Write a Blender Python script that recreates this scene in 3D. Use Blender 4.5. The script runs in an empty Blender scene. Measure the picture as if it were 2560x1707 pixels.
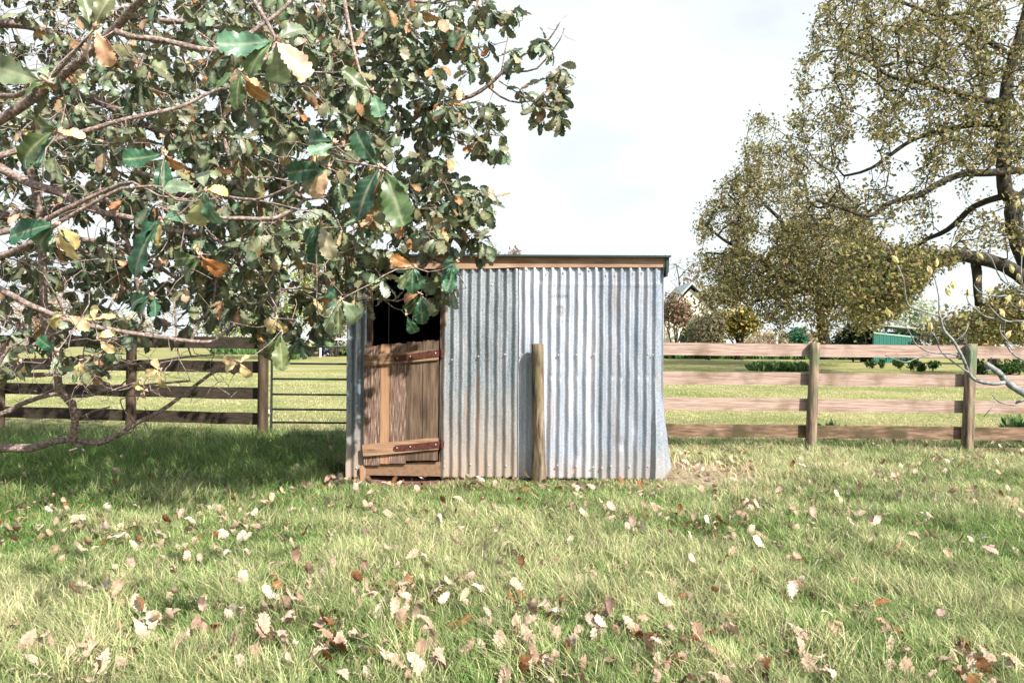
import bpy, math, random
import numpy as np
from mathutils import Vector, Matrix, Quaternion
random.seed(7); RNG = np.random.default_rng(7)
SC = bpy.context.scene; COL = SC.collection
PI = math.pi; R = math.radians

# ---------------------------------------------------------------- camera
FPX = 2000.0; EYE = 1.3
PITCH = math.atan(4.5/FPX); ROLL = R(0.5)
_f = Vector((0, math.cos(PITCH), math.sin(PITCH)))
_r = Vector((math.cos(ROLL), 0, math.sin(ROLL)))
_u = _r.cross(_f).normalized()
cd = bpy.data.cameras.new('camera'); cd.sensor_width = 36; cd.lens = 36*FPX/2560; cd.clip_end = 3000; cd.clip_start = .05
cam = bpy.data.objects.new('camera', cd); COL.objects.link(cam)
M3 = Matrix((_r, _u, -_f)).transposed(); cam.matrix_world = Matrix.Translation((0, 0, EYE)) @ M3.to_4x4()
SC.camera = cam
def P(x, y, Y):
    """world point seen at photo pixel x, y when it stands Y metres away"""
    d = _f + _r*((x-1280)/FPX) + _u*((853.5-y)/FPX)
    return np.array((d.x*Y/d.y, Y, EYE + d.z*Y/d.y))
# ---------------------------------------------------------------- light
SUN_AZ, SUN_EL = 40, 43
w = bpy.data.worlds.new("World"); SC.world = w; w.use_nodes = True
nt = w.node_tree; N = nt.nodes; L = nt.links; bg = N['Background']
sky = N.new('ShaderNodeTexSky'); sky.sky_type = 'NISHITA'; sky.sun_disc = False
sky.sun_elevation = R(SUN_EL); sky.sun_rotation = R(180-SUN_AZ); sky.air_density = 1.3; sky.dust_density = 2.5
tc = N.new('ShaderNodeTexCoord'); mp = N.new('ShaderNodeMapping'); mp.inputs['Scale'].default_value = (1.6, 1.6, 4.2)
mp.inputs['Location'].default_value = (.35, .1, -.85)
nz = N.new('ShaderNodeTexNoise'); nz.inputs['Scale'].default_value = 1.6; nz.inputs['Detail'].default_value = 6; nz.inputs['Roughness'].default_value = .52
rp = N.new('ShaderNodeValToRGB'); rp.color_ramp.elements[0].position = .30; rp.color_ramp.elements[1].position = .47
cl = N.new('ShaderNodeMix'); cl.data_type = 'RGBA'
cr = N.new('ShaderNodeValToRGB'); cr.color_ramp.elements[0].color = (.71, .76, .88, 1); cr.color_ramp.elements[0].position = .0
cr.color_ramp.elements[1].color = (.88, .945, .965, 1); cr.color_ramp.elements[1].position = 1
sc_ = N.new('ShaderNodeMix'); sc_.data_type = 'RGBA'; sc_.blend_type = 'MULTIPLY'; sc_.inputs[0].default_value = 1
sc_.inputs[7].default_value = (5.9, 5.9, 5.9, 1)
L.new(tc.outputs['Generated'], mp.inputs[0]); L.new(mp.outputs[0], nz.inputs['Vector']); L.new(nz.outputs['Fac'], rp.inputs[0])
L.new(rp.outputs[0], cr.inputs[0]); L.new(cr.outputs[0], sc_.inputs[6])
sep = N.new('ShaderNodeSeparateXYZ'); L.new(tc.outputs['Generated'], sep.inputs[0]); cf = N.new('ShaderNodeMapRange')
cf.inputs[1].default_value = -.5; cf.inputs[2].default_value = .45; cf.inputs[3].default_value = .15; cf.inputs[4].default_value = .97; L.new(sep.outputs[1], cf.inputs[0]); L.new(cf.outputs[0], cl.inputs[0])
L.new(sky.outputs[0], cl.inputs[6]); L.new(sc_.outputs[2], cl.inputs[7]); L.new(cl.outputs[2], bg.inputs[0])
bg.inputs[1].default_value = .095
sd = Vector((math.sin(R(SUN_AZ))*math.cos(R(SUN_EL)), -math.cos(R(SUN_AZ))*math.cos(R(SUN_EL)), math.sin(R(SUN_EL))))
sl = bpy.data.lights.new('sun', 'SUN'); sl.energy = 4.9; sl.angle = R(.5); sl.color = (1, .93, .83)
so = bpy.data.objects.new('sun', sl); COL.objects.link(so); so.rotation_euler = (-sd).to_track_quat('-Z', 'Y').to_euler()
SC.view_settings.view_transform = 'Standard'; SC.view_settings.look = 'None'; SC.view_settings.gamma = 1
SC.view_settings.exposure = 1.05
SC.cycles.max_bounces = 6; SC.cycles.diffuse_bounces = 3; SC.cycles.transmission_bounces = 3; SC.cycles.transparent_max_bounces = 4

# ---------------------------------------------------------------- materials
def ramp_mat(name, cols, scale=5, stretch=(1, 1, 1), detail=8, rough=.75, bump=.25, bdist=.01, metallic=0, lo=.3, hi=.7, spec=.3, blotch=None, rot=(0,0,0)):
    m = bpy.data.materials.new(name); m.use_nodes = True; t = m.node_tree; n = t.nodes; b = n['Principled BSDF']
    c = n.new('ShaderNodeTexCoord'); mpn = n.new('ShaderNodeMapping'); mpn.inputs['Scale'].default_value = stretch; mpn.inputs['Rotation'].default_value = rot
    z = n.new('ShaderNodeTexNoise'); z.inputs['Scale'].default_value = scale; z.inputs['Detail'].default_value = detail; z.inputs['Roughness'].default_value = .6
    r = n.new('ShaderNodeValToRGB'); e = r.color_ramp.elements
    while len(e) < len(cols): e.new(.5)
    for i, cc in enumerate(cols):
        e[i].position = lo + (hi-lo)*i/(len(cols)-1); e[i].color = (*cc, 1)
    t.links.new(c.outputs['Object'], mpn.inputs[0]); t.links.new(mpn.outputs[0], z.inputs['Vector']); t.links.new(z.outputs['Fac'], r.inputs[0])
    out = r.outputs[0]
    if blotch:   # (colour, scale, low, high, strength)
        z2 = n.new('ShaderNodeTexNoise'); z2.inputs['Scale'].default_value = blotch[1]; z2.inputs['Detail'].default_value = 5
        r2 = n.new('ShaderNodeMapRange'); r2.inputs[1].default_value = blotch[2]; r2.inputs[2].default_value = blotch[3]; r2.inputs[4].default_value = blotch[4]
        mx = n.new('ShaderNodeMix'); mx.data_type = 'RGBA'; mx.inputs[7].default_value = (*blotch[0], 1)
        t.links.new(c.outputs['Object'], z2.inputs['Vector']); t.links.new(z2.outputs['Fac'], r2.inputs[0]); t.links.new(r2.outputs[0], mx.inputs[0])
        t.links.new(out, mx.inputs[6]); out = mx.outputs[2]
    t.links.new(out, b.inputs['Base Color']); b.inputs['Roughness'].default_value = rough; b.inputs['Metallic'].default_value = metallic
    b.inputs['Specular IOR Level'].default_value = spec
    if bump:
        bp = n.new('ShaderNodeBump'); bp.inputs['Strength'].default_value = bump; bp.inputs['Distance'].default_value = bdist
        t.links.new(z.outputs['Fac'], bp.inputs['Height']); t.links.new(bp.outputs[0], b.inputs['Normal'])
    return m
def leaf_mat(name, trans=.35, rough=.5, spec=.35, nscale=30, under=None):
    m = bpy.data.materials.new(name); m.use_nodes = True; t = m.node_tree; n = t.nodes; b = n['Principled BSDF']
    a = n.new('ShaderNodeAttribute'); a.attribute_name = 'col'
    c = n.new('ShaderNodeTexCoord'); z = n.new('ShaderNodeTexNoise'); z.inputs['Scale'].default_value = nscale; z.inputs['Detail'].default_value = 3
    mr = n.new('ShaderNodeMapRange'); mr.inputs[1].default_value = .3; mr.inputs[2].default_value = .7; mr.inputs[3].default_value = .7; mr.inputs[4].default_value = 1.3
    mx = n.new('ShaderNodeMix'); mx.data_type = 'RGBA'; mx.blend_type = 'MULTIPLY'; mx.inputs[0].default_value = 1
    t.links.new(c.outputs['Object'], z.inputs['Vector']); t.links.new(z.outputs['Fac'], mr.inputs[0])
    t.links.new(a.outputs['Color'], mx.inputs[6]); t.links.new(mr.outputs[0], mx.inputs[7])
    b.inputs['Roughness'].default_value = rough; b.inputs['Specular IOR Level'].default_value = spec
    tr = n.new('ShaderNodeBsdfTranslucent'); ms = n.new('ShaderNodeMixShader'); ms.inputs[0].default_value = trans
    t.links.new(mx.outputs[2], b.inputs['Base Color']); t.links.new(mx.outputs[2], tr.inputs[0])
    t.links.new(b.outputs[0], ms.inputs[1]); t.links.new(tr.outputs[0], ms.inputs[2]); t.links.new(ms.outputs[0], n['Material Output'].inputs[0])
    return m
def zinc_mat(name, base, dark, dirt_h, dirt_amt, rust=.0, white=0):
    """galvanised iron: crystalline spangle, soil splashed up from the ground, rust in patches"""
    m = bpy.data.materials.new(name); m.use_nodes = True; t = m.node_tree; n = t.nodes; b = n['Principled BSDF']; lk = t.links.new
    c = n.new('ShaderNodeTexCoord')
    vo = n.new('ShaderNodeTexVoronoi'); vo.inputs['Scale'].default_value = 130
    lk(c.outputs['Object'], vo.inputs['Vector'])
    sp = n.new('ShaderNodeSeparateColor'); lk(vo.outputs['Color'], sp.inputs[0])
    nz = n.new('ShaderNodeTexNoise'); nz.inputs['Scale'].default_value = 220; nz.inputs['Detail'].default_value = 2
    lk(c.outputs['Object'], nz.inputs['Vector'])
    ad = n.new('ShaderNodeMath'); ad.operation = 'MULTIPLY_ADD'; ad.inputs[1].default_value = .45; lk(sp.outputs[0], ad.inputs[0]); lk(nz.outputs['Fac'], ad.inputs[2])
    # large weathering streaks
    mp = n.new('ShaderNodeMapping'); mp.inputs['Scale'].default_value = (7, 7, .8); lk(c.outputs['Object'], mp.inputs[0])
    st = n.new('ShaderNodeTexNoise'); st.inputs['Scale'].default_value = 1.6; st.inputs['Detail'].default_value = 7; lk(mp.outputs[0], st.inputs['Vector'])
    a2 = n.new('ShaderNodeMath'); a2.operation = 'MULTIPLY_ADD'; a2.inputs[1].default_value = 1.2; lk(st.outputs['Fac'], a2.inputs[0]); lk(ad.outputs[0], a2.inputs[2])
    r = n.new('ShaderNodeMapRange'); r.inputs[1].default_value = .95; r.inputs[2].default_value = 1.75; lk(a2.outputs[0], r.inputs[0])
    mx = n.new('ShaderNodeMix'); mx.data_type = 'RGBA'; mx.inputs[6].default_value = (*dark, 1); mx.inputs[7].default_value = (*base, 1); lk(r.outputs[0], mx.inputs[0])
    # rust
    rn = n.new('ShaderNodeTexNoise'); rn.inputs['Scale'].default_value = 1.2; rn.inputs['Detail'].default_value = 9; rn.inputs['Roughness'].default_value = .7; lk(mp.outputs[0], rn.inputs['Vector'])
    rr = n.new('ShaderNodeMapRange'); rr.inputs[1].default_value = .56; rr.inputs[2].default_value = .68; rr.inputs[4].default_value = rust; lk(rn.outputs['Fac'], rr.inputs[0])
    m2 = n.new('ShaderNodeMix'); m2.data_type = 'RGBA'; m2.inputs[7].default_value = (.32, .20, .13, 1); lk(rr.outputs[0], m2.inputs[0]); lk(mx.outputs[2], m2.inputs[6])
    # soil splash, by height above the ground
    sx = n.new('ShaderNodeSeparateXYZ'); lk(c.outputs['Object'], sx.inputs[0])
    dn = n.new('ShaderNodeTexNoise'); dn.inputs['Scale'].default_value = 5; dn.inputs['Detail'].default_value = 8; dn.inputs['Roughness'].default_value = .65; lk(c.outputs['Object'], dn.inputs['Vector'])
    h = n.new('ShaderNodeMath'); h.operation = 'MULTIPLY_ADD'; h.inputs[1].default_value = -.55; lk(dn.outputs['Fac'], h.inputs[0]); lk(sx.outputs[2], h.inputs[2])
    hr = n.new('ShaderNodeMapRange'); hr.inputs[1].default_value = dirt_h-.27; hr.inputs[2].default_value = -.30; hr.inputs[3].default_value = 0; hr.inputs[4].default_value = dirt_amt; lk(h.outputs[0], hr.inputs[0])
    m3 = n.new('ShaderNodeMix'); m3.data_type = 'RGBA'; m3.inputs[7].default_value = (.33, .25, .185, 1); lk(hr.outputs[0], m3.inputs[0]); lk(m2.outputs[2], m3.inputs[6])
    lk(m3.outputs[2], b.inputs['Base Color'])
    mm = n.new('ShaderNodeMath'); mm.operation = 'MULTIPLY_ADD'; mm.inputs[1].default_value = -.5; mm.inputs[2].default_value = .5; lk(hr.outputs[0], mm.inputs[0]); lk(mm.outputs[0], b.inputs['Metallic'])
    ro = n.new('ShaderNodeMapRange'); ro.inputs[3].default_value = .62; ro.inputs[4].default_value = .42; lk(r.outputs[0], ro.inputs[0]); lk(ro.outputs[0], b.inputs['Roughness'])
    bp = n.new('ShaderNodeBump'); bp.inputs['Strength'].default_value = .18; bp.inputs['Distance'].default_value = .004
    lk(dn.outputs['Fac'], bp.inputs['Height']); lk(bp.outputs[0], b.inputs['Normal'])
    return m
def plain(name, c, rough=.6, metallic=0, var=.15, scale=8):
    lo = tuple(max(0, v*(1-var)) for v in c); hi = tuple(min(1, v*(1+var)) for v in c)
    return ramp_mat(name, [lo, hi], scale=scale, rough=rough, metallic=metallic, bump=.1)

WOOD_OLD = ramp_mat('weathered_wood', [(.016,.010,.008), (.10,.060,.046), (.20,.135,.108), (.42,.33,.27)], scale=14, stretch=(8,8,.5), rough=.85, bump=.8, bdist=.008, lo=.3, hi=.68)
WOOD_OLD2 = ramp_mat('weathered_wood_smooth', [(.02,.014,.010), (.095,.064,.044), (.19,.135,.095)], scale=4, stretch=(7,7,.6), rough=.8, bump=.6, bdist=.006)
WOOD_NEW = ramp_mat('fresh_wood', [(.22,.12,.065), (.32,.19,.11), (.38,.24,.15)], scale=5, stretch=(6,6,.5), rough=.75, bump=.2)
BATTEN = ramp_mat('batten_wood', [(.10,.055,.03), (.28,.17,.105), (.36,.235,.15)], scale=5, stretch=(.8,8,9), rough=.8, bump=.5, bdist=.005, rot=(0,-.08,0))
BATTEN_OLD = ramp_mat('old_batten_wood', [(.04,.024,.014), (.18,.115,.07), (.28,.195,.12)], scale=5, stretch=(.9,8,9), rough=.8, bump=.7, bdist=.006)
FASCIA = ramp_mat('fascia_wood', [(.17,.10,.065), (.31,.20,.14), (.40,.28,.205)], scale=3, stretch=(1,5,6), rough=.8, bump=.3, blotch=((.30,.19,.10), 2.2, .5, .7, .8))
SILL = ramp_mat('sill_board', [(.15,.09,.05), (.20,.125,.078), (.23,.15,.095)], scale=25, stretch=(1,1,1), rough=.9, bump=.4)
RAILM = ramp_mat('sawn_rail_wood', [(.15,.10,.075), (.36,.26,.22), (.47,.37,.33)], scale=9, stretch=(.4,8,13), rough=.85, bump=.7, blotch=((.17,.12,.08), 2.6, .50, .68, .9))
RAILD = ramp_mat('mossy_rail_wood', [(.06,.04,.025), (.17,.11,.07), (.30,.20,.15)], scale=6, stretch=(.8,5,6), rough=.9, bump=.6, blotch=((.06,.05,.025), 3, .45, .62, .9))
RAILL = ramp_mat('shaded_rail_wood', [(.022,.018,.013), (.044,.034,.024), (.075,.056,.04)], scale=4, stretch=(.6,8,9), rough=.85, bump=.4)  # oak shade and shed interior shade put into the wood colour
POSTM = ramp_mat('round_post_wood', [(.06,.04,.028), (.19,.14,.10), (.32,.25,.19)], scale=5, stretch=(5,5,.7), rough=.85, bump=.7, blotch=((.10,.16,.085), 3, .46, .66, .75))
POSTL = ramp_mat('shaded_round_post_wood', [(.025,.018,.013), (.07,.048,.032), (.12,.085,.058)], scale=5, stretch=(5,5,.7), rough=.85, bump=.6)  # left posts: the oak's shade is put into the wood colour
POSTS = ramp_mat('gnarled_post_wood', [(.022,.016,.011), (.14,.105,.075), (.33,.265,.20)], scale=5, stretch=(6,6,.8), rough=.85, bump=.9, bdist=.01, blotch=((.16,.14,.06), 5, .5, .7, .6))
BARK = ramp_mat('oak_bark', [(.08,.058,.05), (.24,.18,.16), (.50,.41,.38)], scale=48, stretch=(1,1,1), rough=.85, bump=1, bdist=.012)
BARKD = ramp_mat('dark_bark', [(.014,.015,.012), (.04,.036,.028), (.075,.065,.05)], scale=6, rough=.9, bump=.6, bdist=.03)
BARKM = ramp_mat('magnolia_bark', [(.08,.09,.09), (.20,.215,.22), (.36,.38,.39)], scale=28, rough=.7, bump=.3)
BARKF = ramp_mat('far_bark', [(.16,.12,.09), (.30,.24,.19)], scale=4, rough=.9, bump=0)
RUST = ramp_mat('rusty_iron', [(.025,.010,.009), (.07,.02,.016), (.13,.042,.03)], scale=45, rough=.7, bump=.5, bdist=.003)
NAIL = plain('nail_metal', (.6,.55,.5), .4, .7)
ROOFM = plain('black_flashing', (.035,.055,.06), .5, .3)
GATEM = plain('painted_gate_steel', (.03,.045,.045), .45, .2)
LEAF = leaf_mat('oak_leaf', .18, .38, .5, 35)
LEAFS = leaf_mat('small_leaf', .35, .6, .2, 3)
GRASSM = leaf_mat('grass_blade', .35, .55, .25, 4)
DRYM = leaf_mat('dry_leaf', .2, .75, .15, 60)

# ---------------------------------------------------------------- mesh building
class MB:
    def __init__(s): s.v = []; s.f = []; s.m = []; s.n = 0; s.mi = 0; s.c = []
    def add(s, v, f, col=None):
        v = np.asarray(v, float).reshape(-1, 3)
        s.v.append(v)
        for q in f: s.f.append(tuple(i+s.n for i in q)); s.m.append(s.mi)
        if col is not None:
            c = np.asarray(col, float); s.c.append(np.broadcast_to(c, (len(v), 3)))
        s.n += len(v); return s
    def box(s, x0, x1, y0, y1, z0, z1, bev=0):
        return s.hexa([(x0,y0,z0),(x1,y0,z0),(x1,y1,z0),(x0,y1,z0),(x0,y0,z1),(x1,y0,z1),(x1,y1,z1),(x0,y1,z1)])
    def hexa(s, v): return s.add(v, [(0,3,2,1),(4,5,6,7),(0,1,5,4),(1,2,6,5),(2,3,7,6),(3,0,4,7)])
    def slab(s, quad, y0, y1):      # quad of (x, z) seen from the front, y0 nearer
        v = [(x, y0, z) for x, z in quad]+[(x, y1, z) for x, z in quad]; n = len(quad)
        return s.add(v, [tuple(range(n)), tuple(range(2*n-1, n-1, -1))]+[(i, i+n, (i+1) % n+n, (i+1) % n) for i in range(n)])
    def tube(s, pts, rad, sides=8, cap=True, jit=0):
        pts = np.asarray(pts, float); n = len(pts); rad = np.broadcast_to(np.asarray(rad, float), (n,))
        tan = np.gradient(pts, axis=0); tan /= np.linalg.norm(tan, axis=1)[:, None]+1e-9
        ref = np.array((.31, .22, .92)) if abs(tan[0][2]) < .8 else np.array((1., .1, .05))
        V = []
        for i in range(n):
            a = np.cross(tan[i], ref); a /= np.linalg.norm(a)+1e-9; b = np.cross(tan[i], a)
            for k in range(sides):
                th = 2*PI*k/sides; r_ = rad[i]*(1+jit*(RNG.random()-.5))
                V.append(pts[i]+r_*(a*math.cos(th)+b*math.sin(th)))
        F = [(i*sides+k, i*sides+(k+1) % sides, (i+1)*sides+(k+1) % sides, (i+1)*sides+k) for i in range(n-1) for k in range(sides)]
        if cap: F += [tuple(range(sides))[::-1], tuple((n-1)*sides+k for k in range(sides))]
        return s.add(V, F)
    def build(s, name, mats, parent=None, smooth=False):
        if not isinstance(mats, (list, tuple)): mats = [mats]
        v = np.concatenate(s.v); off = np.array(parent_loc(parent)); v = v-off
        me = bpy.data.meshes.new(name); me.from_pydata(v.tolist(), [], s.f)
        for m in mats: me.materials.append(m)
        if len(mats) > 1: me.polygons.foreach_set('material_index', s.m)
        if smooth: me.polygons.foreach_set('use_smooth', [True]*len(me.polygons))
        if s.c: set_col(me, np.concatenate(s.c))
        me.update(); o = bpy.data.objects.new(name, me); COL.objects.link(o); o.parent = parent
        return o
def parent_loc(p):
    l = Vector((0, 0, 0))
    while p is not None: l += p.location; p = p.parent
    return l
def set_col(me, c):
    a = me.color_attributes.new('col', 'FLOAT_COLOR', 'POINT')
    a.data.foreach_set('color', np.concatenate([c, np.ones((len(c), 1))], 1).astype(np.float32).ravel())
def fast_mesh(name, V, loops, sizes, mat, parent=None, col=None, smooth=False):
    off = np.array(parent_loc(parent)); V = V-off
    me = bpy.data.meshes.new(name); me.vertices.add(len(V)); me.vertices.foreach_set('co', V.astype(np.float32).ravel())
    me.loops.add(len(loops)); me.loops.foreach_set('vertex_index', loops.astype(np.int32))
    me.polygons.add(len(sizes)); st = np.concatenate([[0], np.cumsum(sizes)[:-1]]).astype(np.int32)
    me.polygons.foreach_set('loop_start', st)
    if smooth: me.polygons.foreach_set('use_smooth', np.ones(len(sizes), bool))
    me.materials.append(mat); me.update(calc_edges=True); me.validate()
    if col is not None: set_col(me, col)
    o = bpy.data.objects.new(name, me); COL.objects.link(o); o.parent = parent; return o
def tag(o, label=None, cat=None, group=None, kind=None):
    for k, v in (('label', label), ('category', cat), ('group', group), ('kind', kind)):
        if v: o[k] = v
    return o
def thing(name, loc, label, cat, group=None):
    o = bpy.data.objects.new(name, None); COL.objects.link(o); o.location = loc; o.empty_display_size = .2
    return tag(o, label, cat, group)
def norm(a): return a/(np.linalg.norm(a, axis=-1, keepdims=True)+1e-9)
_w = [(RNG.normal(size=3), RNG.random()*6.28) for _ in range(40)]
def fbm(p, scale):
    p = np.asarray(p, float)/scale; o = np.zeros(len(p)); a = 1; k = 0; tot = 0
    for oc in range(4):
        for j in range(6):
            q, ph = _w[k % 40]; k += 1; o += a*np.sin(p @ (q[:p.shape[1]]*2.2) + ph)
        tot += a*2.2; a *= .55; p = p*2.1
    return o/tot
def smooth_path(pts, rad, step):
    """Catmull-Rom through pts, resampled"""
    pts = np.asarray(pts, float); rad = np.asarray(rad, float); out = []; ro = []
    n = len(pts)
    for i in range(n-1):
        p0 = pts[max(i-1, 0)]; p1 = pts[i]; p2 = pts[i+1]; p3 = pts[min(i+2, n-1)]
        k = max(1, int(round(np.linalg.norm(p2-p1)/step)))
        for j in range(k):
            t = j/k
            out.append(.5*((2*p1)+(-p0+p2)*t+(2*p0-5*p1+4*p2-p3)*t*t+(-p0+3*p1-3*p2+p3)*t**3)); ro.append(rad[i]*(1-t)+rad[i+1]*t)
    out.append(pts[-1]); ro.append(rad[-1]); return np.array(out), np.array(ro)

# growth of a branch system: hand set limbs, then twigs reach for points spread through the crown
class Tree:
    def __init__(s, cap=200000):
        s.p = np.zeros((cap, 3)); s.par = np.full(cap, -1); s.fix = np.zeros(cap); s.n = 0; s.tips = []; s.tubes = []
    def limb(s, pts, rad, step=.12, wob=.0):
        p, r = smooth_path(pts, rad, step)
        if wob: p = p + np.stack([fbm(p+7*k, step*5) for k in range(3)], 1)*wob
        i0 = s.n
        for i in range(len(p)):
            s.p[s.n] = p[i]; s.par[s.n] = s.n-1 if i else -1; s.fix[s.n] = r[i]; s.n += 1
        s.tubes.append((p, r)); return s.n-1
    def grow(s, att, seg, bend=.14, sag=0.0, maxd=1e9):
        att = np.asarray(att); base = s.p[:s.n].copy()
        d0 = np.array([np.min(np.sum((base-a)**2, 1)) for a in att]); 
        for i in np.argsort(d0):
            a = att[i]; dd = np.sum((s.p[:s.n]-a)**2, 1); j = int(np.argmin(dd)); d = math.sqrt(dd[j])
            if d < seg*.3 or d > maxd: continue
            q = s.p[j].copy(); k = max(1, int(d/seg)); off = RNG.normal(size=3)*d*bend; off[2] += d*sag
            last = j
            for m in range(1, k+1):
                t = m/k; pos = q+(a-q)*t+off*math.sin(PI*t)*(1 if k > 1 else 0)
                s.p[s.n] = pos+RNG.normal(size=3)*seg*.06; s.par[s.n] = last; last = s.n; s.n += 1
            s.tips.append(last)
    def mesh(s, name, mat, parent, rt, ex=.42, rmax=1, sides=5, lsides=9, jit=.12):
        n = s.n; w_ = np.zeros(n); isleaf = np.ones(n, bool); par = s.par[:n]
        for i in range(n-1, -1, -1):
            if isleaf[i]: w_[i] = 1
            if par[i] >= 0: w_[par[i]] += w_[i]; isleaf[par[i]] = False
        r = np.minimum(rt*w_**ex, rmax); r = np.where(s.fix[:n] > 0, s.fix[:n], r)
        idx = np.where((par >= 0) & (s.fix[:n] == 0))[0]; a = s.p[par[idx]]; b = s.p[idx]; rb = r[idx]; ra = np.minimum(r[par[idx]], rb*1.15)
        d = norm(b-a); ref = np.where(np.abs(d[:, 2:]) < .9, np.array([[.05, .1, 1.]]), np.array([[1., .1, .05]]))
        u = norm(np.cross(d, ref)); v = np.cross(d, u); th = np.arange(sides)*2*PI/sides
        ring = u[:, None]*np.cos(th)[None, :, None]+v[:, None]*np.sin(th)[None, :, None]
        V = np.concatenate([a[:, None]+ring*ra[:, None, None], (b+d*rb[:, None]*.3)[:, None]+ring*rb[:, None, None]], 1).reshape(-1, 3)
        k = np.arange(sides); q = np.stack([k, (k+1) % sides, (k+1) % sides+sides, k+sides], 1)
        loops = (q[None]+(np.arange(len(idx))*2*sides)[:, None, None]).reshape(-1)
        o = fast_mesh(name, V, loops, np.full(len(idx)*sides, 4), mat, parent, smooth=True)
        s.r = r; return o
    def limbs(s, name, mat, parent, sides=9, jit=.14):
        for p, r in s.tubes:
            MB().tube(p, r, sides, jit=jit).build(name, mat, parent, smooth=True)

def leaf_tmpl(rows, width, fold, curl, lobe, seed, kind='oak'):
    g = np.random.default_rng(seed); V = []; rib = []
    for i in range(rows+1):
        t = i/rows
        if kind == 'oak': wd = width*(max(t, .02)**.75)*(max(1-t, 0)**.42)*1.75*(1+lobe*(1 if i % 2 else -1))
        else: wd = width*math.sin(PI*min(max(t, .03), .98)**.9)
        if i == rows: wd = width*.06
        y = math.sin(curl*t)/curl if abs(curl) > .01 else t; z = -(1-math.cos(curl*t))/curl if abs(curl) > .01 else 0
        wz = g.normal()*.03
        V += [(-wd, y, z+fold*wd+wz), (0, y, z), (wd, y, z+fold*wd*g.uniform(.5, 1.3)-wz)]; rib += [0, 1, 0]
    F = []
    for i in range(rows):
        a = 3*i; F += [(a, a+1, a+4, a+3), (a+1, a+2, a+5, a+4)]
    return np.array(V), np.array(F), np.array(rib)
def leaf_hi(width, fold, curl, seed, rows=22, nc=4, lo_=.24):
    """finer oak leaf: rounded lobes, raised side veins, wavy blade"""
    g = np.random.default_rng(seed); V = []; rib = []; ph = g.random(4)*6
    for i in range(rows+1):
        t = i/rows; env = width*(max(t, .015)**.8)*(max(1-t, 0)**.40)*1.75; lob = abs(math.sin(PI*(t*7.0)))**.7
        for j in range(-nc, nc+1):
            u = j/nc; sdn = 1 if u > 0 else -1; l_ = abs(math.sin(PI*(t*7+.25*sdn*g.random()*.3)))**.6
            wd = env*(1.04-lo_+lo_*l_*abs(u)); tt = t+.05*abs(u)*(1-t); yy = math.sin(curl*tt)/curl; z = -(1-math.cos(curl*tt))/curl
            vein = (.5+.5*math.cos(2*PI*(t*7-.9*abs(u)+.5)))**6
            z += fold*abs(u)*wd*(1 if u > 0 else .6)+.022*math.sin(9*t+3*u+ph[0])*abs(u)+.03*math.sin(14*t+ph[1])*u*u-.008*vein*(abs(u) > .1)+(g.normal()*.006 if abs(u) == 1 else 0)
            V.append((u*wd, yy, z)); rib.append(1.0 if j == 0 else .42*vein*(1-.5*abs(u)))
    m_ = 2*nc+1; F = [(i*m_+j, i*m_+j+1, (i+1)*m_+j+1, (i+1)*m_+j) for i in range(rows) for j in range(2*nc)]
    return np.array(V), np.array(F), np.array(rib)
def place_leaves(name, mat, parent, pos, dirs, nrm, size, cols, tmpls, ribmix=.3, edge=None, smooth=True, kindname=None):
    pos = np.asarray(pos); n = len(pos); dirs = norm(dirs); nrm = norm(nrm-np.sum(nrm*dirs, 1)[:, None]*dirs); side = np.cross(dirs, nrm)
    which = RNG.integers(0, len(tmpls), n); VV = []; LL = []; CC = []; tot = 0; cnt = 0
    for k, (tv, tf, rib) in enumerate(tmpls):
        s_ = np.where(which == k)[0]
        if not len(s_): continue
        V = pos[s_][:, None]+size[s_][:, None, None]*(tv[None, :, 0:1]*side[s_][:, None]+tv[None, :, 1:2]*dirs[s_][:, None]+tv[None, :, 2:3]*nrm[s_][:, None])
        m = len(tv); LL.append((tf[None]+(tot+np.arange(len(s_))*m)[:, None, None]).reshape(-1)); tot += m*len(s_); cnt += len(tf)*len(s_)
        c = np.repeat(cols[s_][:, None], m, 1); rb = (rib*ribmix)[None, :, None]
        c = c*(1-rb)+rb*np.array((.55, .52, .36))
        if edge is not None:
            e = (edge[s_][:, None]*(rib == 0)[None])[:, :, None]; c = c*(1-e)+e*np.array((.42, .26, .13))
        VV.append(V.reshape(-1, 3)); CC.append(c.reshape(-1, 3))
    return fast_mesh(name, np.concatenate(VV), np.concatenate(LL), np.full(cnt, tmpls[0][1].shape[1]), mat, parent, np.concatenate(CC), smooth)
def pal(n, entries):
    w_ = np.array([e[0] for e in entries]); w_ = w_/w_.sum(); c = np.array([e[1] for e in entries])
    i = RNG.choice(len(entries), n, p=w_); return c[i]*(1+RNG.normal(size=(n, 1))*.16).clip(.5, 1.6)*(1+RNG.normal(size=(n, 3))*.05), i
def in_poly(x, y, poly):
    ins = np.zeros(len(x), bool); j = len(poly)-1
    for i in range(len(poly)):
        xi, yi = poly[i]; xj, yj = poly[j]
        ins ^= ((yi > y) != (yj > y)) & (x < (xj-xi)*(y-yi)/(yj-yi+1e-9)+xi); j = i
    return ins
def Pm(x, y, Y): return np.array([P(a, b, c) for a, b, c in zip(x, y, Y)])

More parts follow.
